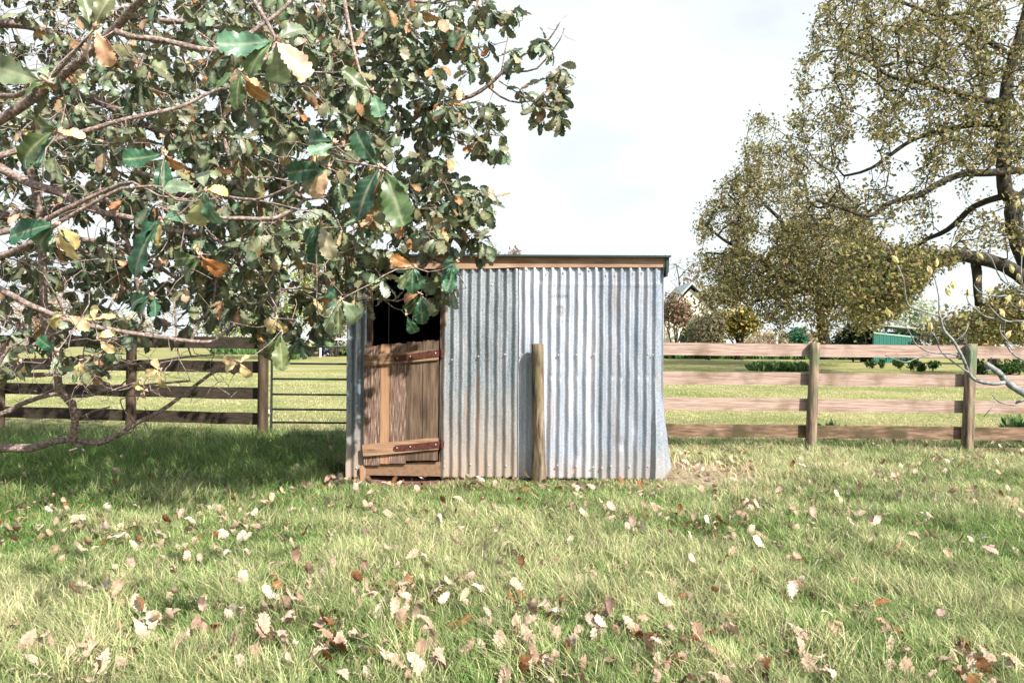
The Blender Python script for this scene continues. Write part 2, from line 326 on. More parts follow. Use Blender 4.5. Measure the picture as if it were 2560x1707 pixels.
# ================================================================ ground
gm = bpy.data.materials.new('lawn_ground'); gm.use_nodes = True; t = gm.node_tree; n = t.nodes; b = n['Principled BSDF']; lk = t.links.new
c = n.new('ShaderNodeTexCoord')
a1 = n.new('ShaderNodeTexNoise'); a1.inputs['Scale'].default_value = .35; a1.inputs['Detail'].default_value = 9; a1.inputs['Roughness'].default_value = .62
a2 = n.new('ShaderNodeTexNoise'); a2.inputs['Scale'].default_value = 9; a2.inputs['Detail'].default_value = 8; a2.inputs['Roughness'].default_value = .7
lk(c.outputs['Object'], a1.inputs['Vector']); lk(c.outputs['Object'], a2.inputs['Vector'])
r1 = n.new('ShaderNodeValToRGB'); e = r1.color_ramp.elements; e[0].position = .36; e[0].color = (.17, .20, .07, 1); e[1].position = .60; e[1].color = (.33, .31, .165, 1)
r2 = n.new('ShaderNodeValToRGB'); e = r2.color_ramp.elements; e[0].position = .3; e[0].color = (.45, .5, .42, 1); e[1].position = .68; e[1].color = (1.25, 1.2, 1.1, 1)
mu = n.new('ShaderNodeMix'); mu.data_type = 'RGBA'; mu.blend_type = 'MULTIPLY'; mu.inputs[0].default_value = 1
lk(a1.outputs['Fac'], r1.inputs[0]); lk(a2.outputs['Fac'], r2.inputs[0]); lk(r1.outputs[0], mu.inputs[6]); lk(r2.outputs[0], mu.inputs[7])
sx = n.new('ShaderNodeSeparateXYZ'); lk(c.outputs['Object'], sx.inputs[0])
near = n.new('ShaderNodeMapRange'); near.inputs[1].default_value = 9.5; near.inputs[2].default_value = 15; lk(sx.outputs[1], near.inputs[0])
r3 = n.new('ShaderNodeValToRGB'); e = r3.color_ramp.elements; e[0].position = .3; e[0].color = (.05, .045, .025, 1); e[1].position = .7; e[1].color = (.19, .16, .085, 1); lk(a2.outputs['Fac'], r3.inputs[0])
m2 = n.new('ShaderNodeMix'); m2.data_type = 'RGBA'; lk(near.outputs[0], m2.inputs[0]); lk(r3.outputs[0], m2.inputs[6]); lk(mu.outputs[2], m2.inputs[7])
lk(m2.outputs[2], b.inputs['Base Color']); b.inputs['Roughness'].default_value = .95; b.inputs['Specular IOR Level'].default_value = .1
bp = n.new('ShaderNodeBump'); bp.inputs['Strength'].default_value = .8; bp.inputs['Distance'].default_value = .05; lk(a2.outputs['Fac'], bp.inputs['Height']); lk(bp.outputs[0], b.inputs['Normal'])
def gz(x, y):   # gentle unevenness of the paddock
    x = np.asarray(x, float); y = np.asarray(y, float); p = np.stack([x.ravel(), y.ravel()], 1)
    return ((fbm(p, 2.2)*.022+fbm(p+30, .6)*.009)*np.clip((11-p[:, 1])/2, 0, 1)-.05*np.exp(-((p[:, 0]+1.0)/.45)**2-((p[:, 1]-7.62)/.28)**2)).reshape(x.shape)
xs = np.concatenate([[-900, -300, -120, -60, -30, -15], np.linspace(-9, 9, 181), [15, 30, 60, 120, 300, 900]])
ys = np.concatenate([[-60, -20, -5, 0], np.linspace(1, 12, 140), [15, 20, 30, 45, 60, 90, 150, 300, 700, 1800]])
X, Y = np.meshgrid(xs, ys); Z = gz(X, Y); nx, ny = len(xs), len(ys)
i = np.arange(nx-1); F = (i[None, :]+np.arange(ny-1)[:, None]*nx)[..., None]+np.array([0, 1, nx+1, nx])
tag(fast_mesh('ground', np.stack([X.ravel(), Y.ravel(), Z.ravel()], 1), F.reshape(-1), np.full((nx-1)*(ny-1), 4), gm, smooth=True), kind='structure')

SOIL = ramp_mat('bare_soil', [(.035,.02,.016), (.15,.085,.065), (.30,.19,.15)], scale=55, rough=.95, bump=1, bdist=.02)
DUST = ramp_mat('dry_dust', [(.10,.08,.045), (.24,.185,.125), (.36,.28,.21)], scale=22, rough=.95, bump=.8, bdist=.015)
def patch(name, cx, cy, rx, ry, mat, dz=.012):
    m = MB(); V = [(cx, cy, 0)]; K = 40
    for ring in (.15, .3, .45, .6, .75, .9, 1):
        for k in range(K):
            a = 2*PI*k/K; rr = ring*(1+.18*math.sin(3*a+1)+.1*math.sin(7*a)); V.append((cx+rx*rr*math.cos(a), cy+ry*rr*math.sin(a), 0))
    V = np.array(V); V[:, 2] = gz(V[:, 0], V[:, 1])+dz; V[1+6*K:, 2] -= .014
    F = [(0, 1+k, 1+(k+1) % K) for k in range(K)]+[(1+r_*K+k, 1+(r_+1)*K+k, 1+(r_+1)*K+(k+1) % K, 1+r_*K+(k+1) % K) for r_ in range(6) for k in range(K)]
    m.add(V, F); return tag(m.build(name, mat, smooth=True), kind='structure')
patch('bare_soil', -1.02, 7.62, .55, .42, SOIL); patch('dry_soil', 1.95, 8.05, .62, .75, DUST)

# ================================================================ tin shed
YF = 7.67; K = YF/FPX
def sx_(px): return (px-1280)*K
def sz_(px, py): return (1197-py)*K+.0087*sx_(px)   # the picture is tilted half a degree
shed = thing('tin_shed', (0, YF, 0), 'small corrugated iron shed with a wooden half door and a dark opening above it', 'shed')
ZA = zinc_mat('galvanised_sheet_dark', (.33,.37,.44), (.07,.12,.16), .75, .95, .45)
ZB = zinc_mat('galvanised_sheet_spangled', (.43,.455,.50), (.08,.125,.155), .95, .8, 1.0)
ZC = zinc_mat('galvanised_sheet_bright', (.60,.62,.69), (.26,.31,.39), .30, .55, .4)
ZD = zinc_mat('galvanised_sheet_blue', (.49,.515,.58), (.16,.215,.28), .35, .6, .55)
ZR = plain('zinc_inside_shaded', (.10,.11,.11), .6, .3)  # back wall zinc, interior shade put into its colour
PITCHC = .0843
def corr(px0, px1, top, bottom, yoff, mat, ph, amp=.0140, name='wall_sheet', flare=False, parent=None, topnotch=0):
    n_ = max(12, int((px1-px0)*K/PITCHC*12)); rows = 110; V = []
    for j in range(rows+1):
        v = j/rows
        for i in range(n_+1):
            px = px0+(px1-px0)*i/n_; x = sx_(px); zt = top(px); zb = bottom(px); z = zb+(zt-zb)*v
            cph = math.cos(2*PI*(x-ph)/PITCHC)
            am = amp*(1-.0*v)
            flat = 0
            if flare: flat = min(1, max(0, (px-1638)/10))
            y = YF-yoff-am*cph*(1-flat) + .0035*math.sin(3.1*z+x*2)+.002*math.sin(11*z+17*x)
            if flare and flat > 0:
                y += .05*((px-1645)/15)**2 if px > 1645 else 0
                f_ = max(0, min(1, (.95-z)/.85)); x += flat*max(0, (px-1640)/22)*f_**1.6*.088; y -= .03*f_
            # dents: wobble of the ridge lines
            x += .0022*math.sin(5*z+9*x)+.0012*math.sin(23*z+3*x)
            if px > 1350:     # row of old knocks at waist height, crease near the top
                q_ = z-(sz_(px, 942)+.006*math.sin(px*.21)); y += .007*math.exp(-(q_/.022)**2)*max(0, cph)*(1 if math.sin(px*.37) > -.4 else .2)
                y -= .004*math.exp(-((z-sz_(px, 712))/.006)**2)
            y += .010*math.exp(-((x-.62)/.03)**2-((z-.22)/.06)**2)+.012*math.exp(-((x-1.05)/.035)**2-((z-.34)/.05)**2)+.008*math.exp(-((x-1.2)/.03)**2-((z-.5)/.08)**2)+.008*math.exp(-((x-.27)/.02)**2-((z-1.9)/.03)**2)
            if v == 1: z += topnotch*cph
            V.append((x, y, z))
    V = np.array(V); a = np.arange(n_); F = (a[None]+np.arange(rows)[:, None]*(n_+1))[..., None]+np.array([0, 1, n_+2, n_+1])
    o = fast_mesh(name, V, F.reshape(-1), np.full(n_*rows, 4), mat, parent, smooth=True)
    md = o.modifiers.new('thickness', 'SOLIDIFY'); md.thickness = .0015; md.offset = 0
    return o
top1 = lambda px: sz_(px, 669); 
sA = corr(868, 917, lambda p: sz_(p, 640), lambda p: sz_(p, 1197)+.02*math.sin(p*.3), 0, ZA, sx_(890), parent=shed)
sB = corr(1103, 1302, lambda p: sz_(p, 671), lambda p: sz_(p, 1194)+.005*math.sin(p*.35)+.003*math.sin(p*1.3), 0, ZB, sx_(1113), parent=shed)
sC = corr(1297, 1494, lambda p: sz_(p, 668), lambda p: sz_(p, 1196)+.004*math.sin(p*.9), .008, ZC, sx_(1313), parent=shed, topnotch=-.004)
sD = corr(1488, 1661, lambda p: sz_(p, 668.5), lambda p: sz_(p, 1199)+.006*math.sin(p*.7)+(max(0, p-1650)*.010), .004, ZD, sx_(1508), parent=shed, flare=True, topnotch=-.004)
tag(sA, 'narrow dark corrugated strip left of the door'); tag(sB, 'old speckled corrugated sheet with brown stains beside the door')
tag(sC, 'brightest corrugated sheet with a stamped maker mark'); tag(sD, 'bluish corrugated sheet bent outward at its bottom right corner')
XL, XR = sx_(869), sx_(1655); YB = YF+2.28
def side_wall(x, name, sgn):
    n_ = int((YB-YF)/PITCHC*10); V = []; zt0 = 2.12
    for j in (0, 1):
        for i in range(n_+1):
            y = YF+.012+(YB-YF-.02)*i/n_; V.append((x+sgn*.009*math.cos(2*PI*y/PITCHC), y, .01 if j == 0 else zt0-.05*i/n_))
    F = np.array([(i, i+1, i+n_+2, i+n_+1) for i in range(n_)])
    o = fast_mesh(name, np.array(V), F.reshape(-1), np.full(n_, 4), ZA, shed, smooth=True)
    o.modifiers.new('thickness', 'SOLIDIFY').thickness = .0015; return o
side_wall(XL+.012, 'side_wall', -1); side_wall(XR+.004, 'side_wall', 1)
n_ = int((XR-XL)/PITCHC*8)
V = [(XL+.02+(XR-XL-.03)*i/n_, YB+.009*math.cos(2*PI*i/8), z) for z in (.0, 2.05) for i in range(n_+1)]
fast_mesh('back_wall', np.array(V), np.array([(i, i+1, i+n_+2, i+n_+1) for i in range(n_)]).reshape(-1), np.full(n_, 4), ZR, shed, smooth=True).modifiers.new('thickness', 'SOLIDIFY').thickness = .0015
# earth floor inside and inner studs
m = MB(); m.box(XL+.03, XR-.03, YF+.7, YB-.02, -.02, .03); m.build('earth_floor', SOIL, shed)
for x in (-1.0, -.45, .25, .95):
    m = MB(); m.box(x, x+.045, YB-.08, YB-.02, .012, 2.0); m.build('inner_stud', RAILL, shed)  # studs in darkened wood that stands in for interior shade
m = MB(); m.box(XL+.035, XL+.05, YF+.1, YB-.09, .02, 1.98); m.build('shade_lining', plain('painted_shade_lining', (.012,.013,.012), .95), shed)  # near-black sheets added to paint in the shed's inner shade
m = MB(); m.box(XL+.052, XR-.03, YB-.019, YB-.012, .02, 1.98); m.build('shade_lining', bpy.data.materials['painted_shade_lining'], shed)
# fascia beam, roof, gutter end
zt = lambda p: sz_(p, 642); zb_ = lambda p: sz_(p, 669.5)
m = MB(); pxs = [917, 1000, 1106, 1200, 1290, 1400, 1496, 1600, 1662]
for a, bb in zip(pxs[:-1], pxs[1:]):
    m.slab([(sx_(a), sz_(a, 672.5 if a < 1250 else 669)), (sx_(bb), sz_(bb, 672.5 if bb < 1250 else 669)), (sx_(bb), zt(bb)), (sx_(a), zt(a))], YF-.004, YF+.045)
fas = m.build('fascia', FASCIA, shed); fas.location.y -= .018
m = MB(); V = []
def roofz(x, y): return 2.118+.0087*x*0-(y-YF)*.05
nR = 60
m.slab([(sx_(866), sz_(866, 641)), (sx_(1672), sz_(1672, 645)), (sx_(1673), sz_(1673, 640.5)), (sx_(866), sz_(866, 636.5))], YF-.075, YF-.03)
m.build('roof_edge', ROOFM, shed)
V = []
for j, y in enumerate((YF-.07, YB+.08)):
    for i in range(nR*6+1):
        x = sx_(866)+(sx_(1672)-sx_(866))*i/(nR*6); V.append((x, y, sz_(1280, 641)+.0087*x-.07*(y-YF)+.003*math.cos(2*PI*i/6)-.002))
F = np.array([(i, i+1, i+nR*6+2, i+nR*6+1) for i in range(nR*6)])
fast_mesh('roof_sheet', np.array(V), F.reshape(-1), np.full(nR*6, 4), ZA, shed, smooth=True).modifiers.new('thickness', 'SOLIDIFY').thickness = .002
m = MB(); m.slab([(sx_(1661.5), sz_(1661, 690)), (sx_(1664), sz_(1664, 692)), (sx_(1668), sz_(1668, 680)), (sx_(1669), sz_(1669, 642)), (sx_(1661.5), sz_(1661, 642))], YF-.05, YF+.01)
m.build('gutter_end', ROOFM, shed)
m = MB(); m.box(sx_(1662.5), sx_(1669), YF+.012, YB, sz_(1662, 690)+.0, sz_(1662, 643)-.09); m.build('side_fascia', ROOFM, shed)
# door frame, stub, sill
m = MB(); m.slab([(sx_(914.5), .03), (sx_(928), .03), (sx_(928.5), sz_(928, 673)), (sx_(914.5), sz_(915, 673))], YF+.022, YF+.09); m.build('door_post', WOOD_OLD2, shed)
m = MB(); m.slab([(sx_(1100), .03), (sx_(1112), .03), (sx_(1112), sz_(1112, 673)), (sx_(1100), sz_(1104, 673))], YF+.014, YF+.09); m.build('door_post', WOOD_OLD2, shed)
m = MB(); m.slab([(sx_(906), sz_(906, 1207)), (sx_(915.5), sz_(915, 1209)), (sx_(914.5), sz_(915, 1168)), (sx_(911), sz_(911, 1161)), (sx_(904), sz_(904, 1163))], YF-.045, YF-.014); m.build('post_stub', WOOD_NEW, shed)
m = MB(); m.slab([(sx_(915), sz_(915, 1187)), (sx_(1104), sz_(1104, 1190)), (sx_(1104), sz_(1104, 1155)), (sx_(1050), sz_(1050, 1155)), (sx_(914), sz_(914, 1164))], YF-.004, YF+.03); m.build('sill_board', SILL, shed)
# door: measured on a close view (3.92 px per photo px, origin 860, 830)
def dq(zx, zy): px, py = 860+zx/3.92, 830+zy/3.92; return (sx_(px), sz_(px, py))
def ragged(x0, x1, yt, yb, seed, ys_=0, amp=4):
    g = random.Random(seed); n_ = 7; top = [dq(x0+(x1-x0)*i/n_, yt+g.uniform(-amp, amp)+(0 if i else 0)) for i in range(n_+1)]
    bot = [dq(x1, yb+g.uniform(-2, 2)), dq(x0, yb+g.uniform(-2, 2))]
    return bot[::-1][:1]+[bot[0]]+top[::-1]
def plank(m, x0, x1, yt, yb, y0, y1, seed, amp=5):
    q = ragged(x0, x1, yt, yb, seed, amp=amp); m.slab(q, y0, y1)
m = MB()
for k, (x0, x1, yt, yb) in enumerate([(205, 365, 132, 1297), (457, 618, 113, 1279), (621, 776, 98, 1254), (781, 932, 83, 1250)]):
    m.mi = 0 if k in (0, 1) else 1
    plank(m, x0, x1, yt, yb, YF-.034-.002*k, YF-.012, 5+k, amp=7)
door = m.build('door', [WOOD_OLD, WOOD_OLD2], shed); tag(door, 'half height door of grey weathered vertical planks')
m = MB(); plank(m, 368, 454, 118, 1285, YF-.033, YF-.012, 20, 2); tag(m.build('plank', WOOD_NEW, door), 'narrow pale orange new plank in the half door')
m = MB(); m.slab([dq(212, 333), dq(934, 270), dq(930, 165), dq(690, 186), dq(520, 200), dq(372, 206), dq(300, 224), dq(204, 226)], YF-.062, YF-.042); tag(m.build('batten', BATTEN_OLD, door), 'upper slanting batten')
m = MB(); m.slab([dq(210, 1210), dq(942, 1140), dq(938, 1032), dq(820, 1036), dq(198, 1096)], YF-.062, YF-.042); tag(m.build('batten', BATTEN, door), 'lower slanting batten')
for (xa, ya, xb, yb, lab) in ((500, 260, 940, 204, 'upper rusty strap hinge'), (506, 1128, 950, 1092, 'lower rusty strap hinge')):
    m = MB(); h = 27
    q = []
    for i in range(9):
        a = PI/2+PI*i/8; q.append(dq(xa+h+h*math.cos(a), ya-h*math.sin(a)*-1*-1))
    m.slab([dq(xa+10, ya+h), dq(xa+h+20, ya+h), dq(xb, yb+h+3), dq(xb, yb-h-6), dq(xa+h, ya-h), dq(xa+10, ya-h+5), dq(xa, ya-8), dq(xa, ya+10)], YF-.070, YF-.0625)
    x_, z_ = dq(xb-105, yb+8); m.slab([dq(xb-112, yb+h+10), dq(xb-95, yb+h+8), dq(xb-95, yb-h), dq(xb-112, yb-h+2)], YF-.074, YF-.070)
    hg = m.build('hinge', RUST, door); tag(hg, lab)
    xx, z0 = dq(xb+22, yb+h+12); z1 = dq(xb+22, yb-h-10)[1]
    m = MB(); m.tube([(xx, YF-.052, z0), (xx, YF-.052, z1)], .014, 12); m.box(xx-.012, xx+.02, YF-.05, YF-.014, z0+.012, z1-.012); m.tube([(xx, YF-.052, z1-.001), (xx, YF-.052, z1+.006)], .009, 10)
    m.build('hinge_pin', RUST, door, smooth=False)
    for f_ in (.07, .36, .92):
        px_, pz_ = dq(xa+(xb-xa)*f_, ya+(yb-ya)*f_-2)
        m = MB(); m.tube([(px_, YF-.072, pz_), (px_, YF-.0775, pz_), (px_, YF-.079, pz_)], [.0065, .006, .003], 10); m.build('rivet', NAIL, door)
# roofing screws on the front sheets
def screw(px, py, off=.012, parent=shed):
    x, z = sx_(px), sz_(px, py); y = YF-off
    m = MB(); m.tube([(x, y, z), (x, y-.004, z), (x, y-.0045, z), (x, y-.010, z), (x, y-.012, z)], [.0085, .0085, .0055, .0055, .003], 9); m.build('screw', NAIL, parent)
def pz(zx, zy): return 820+zx/2.412, 600+zy/2.412
for a in [(1195, 182), (1318, 200), (1415, 198), (1520, 200), (1572, 184), (1170, 692), (1387, 693), (1497, 692), (1601, 688), (1388, 1356), (1500, 1360), (1603, 1366)]: screw(*pz(*a), .020, sC)
for a in [(1672, 212), (1728, 212), (1838, 198), (1888, 198), (1760, 688), (1928, 688), (1957, 692), (1655, 1372), (1710, 1362), (1823, 1364), (1933, 1362)]: screw(*pz(*a), .016, sD)
for a in [(748, 722), (908, 702), (1066, 690), (708, 1364), (866, 1352), (976, 1358), (1080, 1360), (984, 272)]: screw(*pz(*a), .011, sB)
for a in [(172, 708), (178, 998), (180, 1372)]: screw(*pz(*a), .011, sA)
# stamped maker's mark on the bright sheet
STAMP = plain('stamp_ink', (.22, .22, .26), .7, .1)
def stamp_text(txt, pxc, pyc, w_px, h_px):
    cu = bpy.data.curves.new('t', 'FONT'); cu.body = txt; cu.size = 1; cu.align_x = 'CENTER'; cu.align_y = 'CENTER'; cu.resolution_u = 3; cu.space_character = 1.15
    o = bpy.data.objects.new('t', cu); COL.objects.link(o); dg = bpy.context.evaluated_depsgraph_get(); me = bpy.data.meshes.new_from_object(o.evaluated_get(dg))
    bpy.data.objects.remove(o); v = np.array([tuple(q.co) for q in me.vertices]); f = [tuple(p.vertices) for p in me.polygons]; bpy.data.meshes.remove(me)
    v = v-(v.max(0)+v.min(0))/2; v[:, 0] *= w_px*K/np.ptp(v[:, 0]); v[:, 1] *= h_px*K/np.ptp(v[:, 1]); return v, f, pxc, pyc
m = MB()
def on_sheet(x, z): return YF-.008-.0140*np.cos(2*PI*(x-sx_(1313))/PITCHC)-.0035
import bmesh as _bm
def add_flat(m, v, f, pxc, pyc):
    me = bpy.data.meshes.new('q'); me.from_pydata(v.tolist(), [], f); bm_ = _bm.new(); bm_.from_mesh(me)
    _bm.ops.triangulate(bm_, faces=bm_.faces[:]); _bm.ops.subdivide_edges(bm_, edges=[e for e in bm_.edges if e.calc_length() > .008], cuts=2, use_grid_fill=True); bm_.verts.ensure_lookup_table()
    vv = np.array([tuple(q.co) for q in bm_.verts]); ff = [tuple(x.index for x in p.verts) for p in bm_.faces]; bm_.free(); bpy.data.meshes.remove(me)
    x = vv[:, 0]+sx_(pxc); z = vv[:, 1]+sz_(pxc, pyc); m.add(np.stack([x, on_sheet(x, z), z], 1), ff)
add_flat(m, *stamp_text('LYSAGHT', 1399, 740, 40, 7.5)); add_flat(m, *stamp_text('AUSTRALIA', 1398, 803, 46, 6.5)); add_flat(m, *stamp_text('ORB', 1398.5, 778.5, 19, 7))
def stroke(pts, wd):
    pts = np.array(pts); tn = norm(np.gradient(pts, axis=0)); nn = np.stack([-tn[:, 1], tn[:, 0]], 1)*wd/2
    v = np.concatenate([pts+nn, pts-nn]); k = len(pts); x = v[:, 0]; z = v[:, 1]
    m.add(np.stack([x, on_sheet(x, z), z], 1), [(i, i+1, i+1+k, i+k) for i in range(k-1)])
cx, cz = sx_(1398.5), sz_(1398, 777); rr = 13.2*K
stroke([(cx+rr*math.cos(a), cz+rr*math.sin(a)) for a in np.linspace(0, 2*PI, 49)], .0022)
for h in (.33, .48, .62, .76, .88):
    for sgn in (1, -1):
        if sgn < 0 and h < .4: continue
        hw = math.sqrt(1-h*h)*rr*.97; stroke([(cx+hw*s_, cz+sgn*h*rr+.0015*(1-s_*s_)) for s_ in np.linspace(-1, 1, 13)], .0018)
tag(m.build('maker_mark', STAMP, sC), 'faint stamped lettering and round emblem')

# ================================================================ posts and fences
def round_post(m, x, y, z0, z1, r, lean=(0, 0), seed=0, taper=.93, sides=16, chip=.02):
    g = np.random.default_rng(seed); rows = 14; V = []; amp = g.normal(size=6)*.035; ph = g.random(6)*6
    for j in range(rows+1):
        t_ = j/rows; z = z0+(z1-z0)*t_; rr = r*(1-(1-taper)*t_)*(1+.02*math.sin(4*t_+ph[0]))
        for k in range(sides):
            a = 2*PI*k/sides; q = rr*(1+sum(amp[i]*math.sin((i+2)*a+ph[i]+t_*2) for i in range(4)))*(1+g.normal()*.008)
            V.append((x+lean[0]*t_+q*math.cos(a), y+lean[1]*t_+q*math.sin(a), z+(g.normal()*.003 if j == rows else 0)))
    V.append((x+lean[0], y+lean[1], z1+.004)); F = [(j*sides+k, j*sides+(k+1) % sides, (j+1)*sides+(k+1) % sides, (j+1)*sides+k) for j in range(rows) for k in range(sides)]
    F += [(rows*sides+k, rows*sides+(k+1) % sides, len(V)-1) for k in range(sides)]
    return m.add(V, F)
def flat_shade_top(o, n_): pass
def make_post(name, mat, parent, *a, **k):
    m = MB(); round_post(m, *a, **k); o = m.build(name, mat, parent, smooth=True)
    nf = len(o.data.polygons); sm = np.ones(nf, bool); sm[-k.get('sides', 16):] = False; o.data.polygons.foreach_set('use_smooth', sm); return o
o = make_post('timber_post', POSTS, None, P(1349, 1215, 7.53)[0], 7.53, -.1, 1.295, .067, lean=(-.03, .012), seed=3, taper=.86)
tag(o, 'weathered round timber post standing alone in front of the corrugated sheets', 'post')

def rail(m, a, b_, z, h, th, seed=0, dz=0):
    a = np.array(a); b_ = np.array(b_); d = norm(b_-a); nrm_ = np.array((-d[1], d[0])); g = random.Random(seed); n_ = 10; V = []
    for i in range(n_+1):
        t_ = i/n_; p = a+(b_-a)*t_; zz = z+dz*t_+g.uniform(-.003, .003)
        for (o_, hh) in ((-th/2, 0), (th/2, 0), (th/2, h), (-th/2, h)):
            V.append((*(p+nrm_*o_), zz+hh+g.uniform(-.002, .002)))
    F = [(4*i+k, 4*i+(k+1) % 4, 4*i+4+(k+1) % 4, 4*i+4+k) for i in range(n_) for k in range(4)]+[(3, 2, 1, 0), tuple(4*n_+k for k in range(4))]
    m.add(V, [tuple(reversed(f)) for f in F])
# right fence, sunlit
YR = 9.95; kR = YR/FPX
rf = thing('rail_fence', (P(1865+160, 1125, YR)[0], YR, 0), 'sunlit pinkish timber rail fence running right from the shed', 'fence')
pxr = [2026, 2413, 2800]
for k, px in enumerate(pxr):
    x = P(px, 990, YR)[0]; make_post('post', POSTM, rf, x-.03, YR-.09, -.1, 1.34, .066, lean=(.05, 0), seed=20+k, taper=.95)
xs_ = [sx_(1600)*YR/YF]+[P(p, 990, YR)[0] for p in pxr]+[P(3100, 990, YR)[0]]
tops = [1.325, .965, .645, .315, .055]
for s_ in range(4):
    for k, zt_ in enumerate(tops):
        m = MB(); dzz = -.012 if k == 0 else 0
        rail(m, (xs_[s_]+(.004 if s_ else -.1), YR-.002+(s_ % 2)*.0), (xs_[s_+1]-.004, YR), zt_-.155-.004*s_, .155, .042, seed=s_*7+k)
        rl = m.build('rail', RAILD if k >= 3 else RAILM, rf)
        if k == 3: tag(rl, 'dark mossy lower rail')
# left fence, in the oak's shade
lf = thing('rail_fence', (P(660, 1100, 10.6)[0], 10.6, 0), 'dark shaded timber rail fence behind the low oak branches', 'fence')
ends = [(662, 10.6), (335, 10.95), (10, 11.35), (-330, 11.8)]
pp = []
for k, (px, yy) in enumerate(ends):
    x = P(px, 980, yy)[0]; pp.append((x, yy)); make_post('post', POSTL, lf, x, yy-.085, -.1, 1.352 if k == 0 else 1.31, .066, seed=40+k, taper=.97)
tl = [1.352, 1.03, .68, .345, .055]
for s_ in range(3):
    for k, zt_ in enumerate(tl):
        m = MB(); a, b_ = pp[s_+1], pp[s_]
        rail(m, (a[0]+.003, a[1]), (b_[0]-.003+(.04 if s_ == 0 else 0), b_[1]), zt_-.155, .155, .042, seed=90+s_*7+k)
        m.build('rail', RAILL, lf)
# metal gate
YG = 10.55; gx0 = P(679, 980, YG)[0]; gx1 = gx0+1.55
gt = thing('metal_gate', (gx0, YG, 0), 'thin dark tubular metal gate between the shaded fence and the shed', 'gate')
bars = [P(770, y, YG)[2] for y in (866, 909, 947.5, 986, 1023.5, 1056, 1088)]
m = MB(); r_ = .03
pts = [(gx1, YG, bars[0]), (gx0+r_, YG, bars[0]), (gx0+.012, YG, bars[0]-.008), (gx0+.002, YG, bars[0]-r_), (gx0, YG, bars[0]-.1), (gx0, YG, .3), (gx0, YG, bars[-1]+r_), (gx0+.008, YG, bars[-1]+.006), (gx0+r_, YG, bars[-1]), (gx1, YG, bars[-1])]
m.tube(pts, .0155, 10); m.build('gate_frame', GATEM, gt, smooth=True)
for z in bars[1:-1]:
    m = MB(); m.tube([(gx0+.01, YG, z), (gx1, YG, z)], .0135, 8); m.build('bar', GATEM, gt, smooth=True)
for z in (bars[0]-.03, .35):
    m = MB(); m.tube([(gx0-.05, YG-.02, z), (gx0, YG, z)], .01, 8); m.tube([(gx0-.03, YG-.012, z-.04), (gx0-.03, YG-.012, z+.05)], .012, 8); m.build('gate_hinge', NAIL, gt, smooth=True)

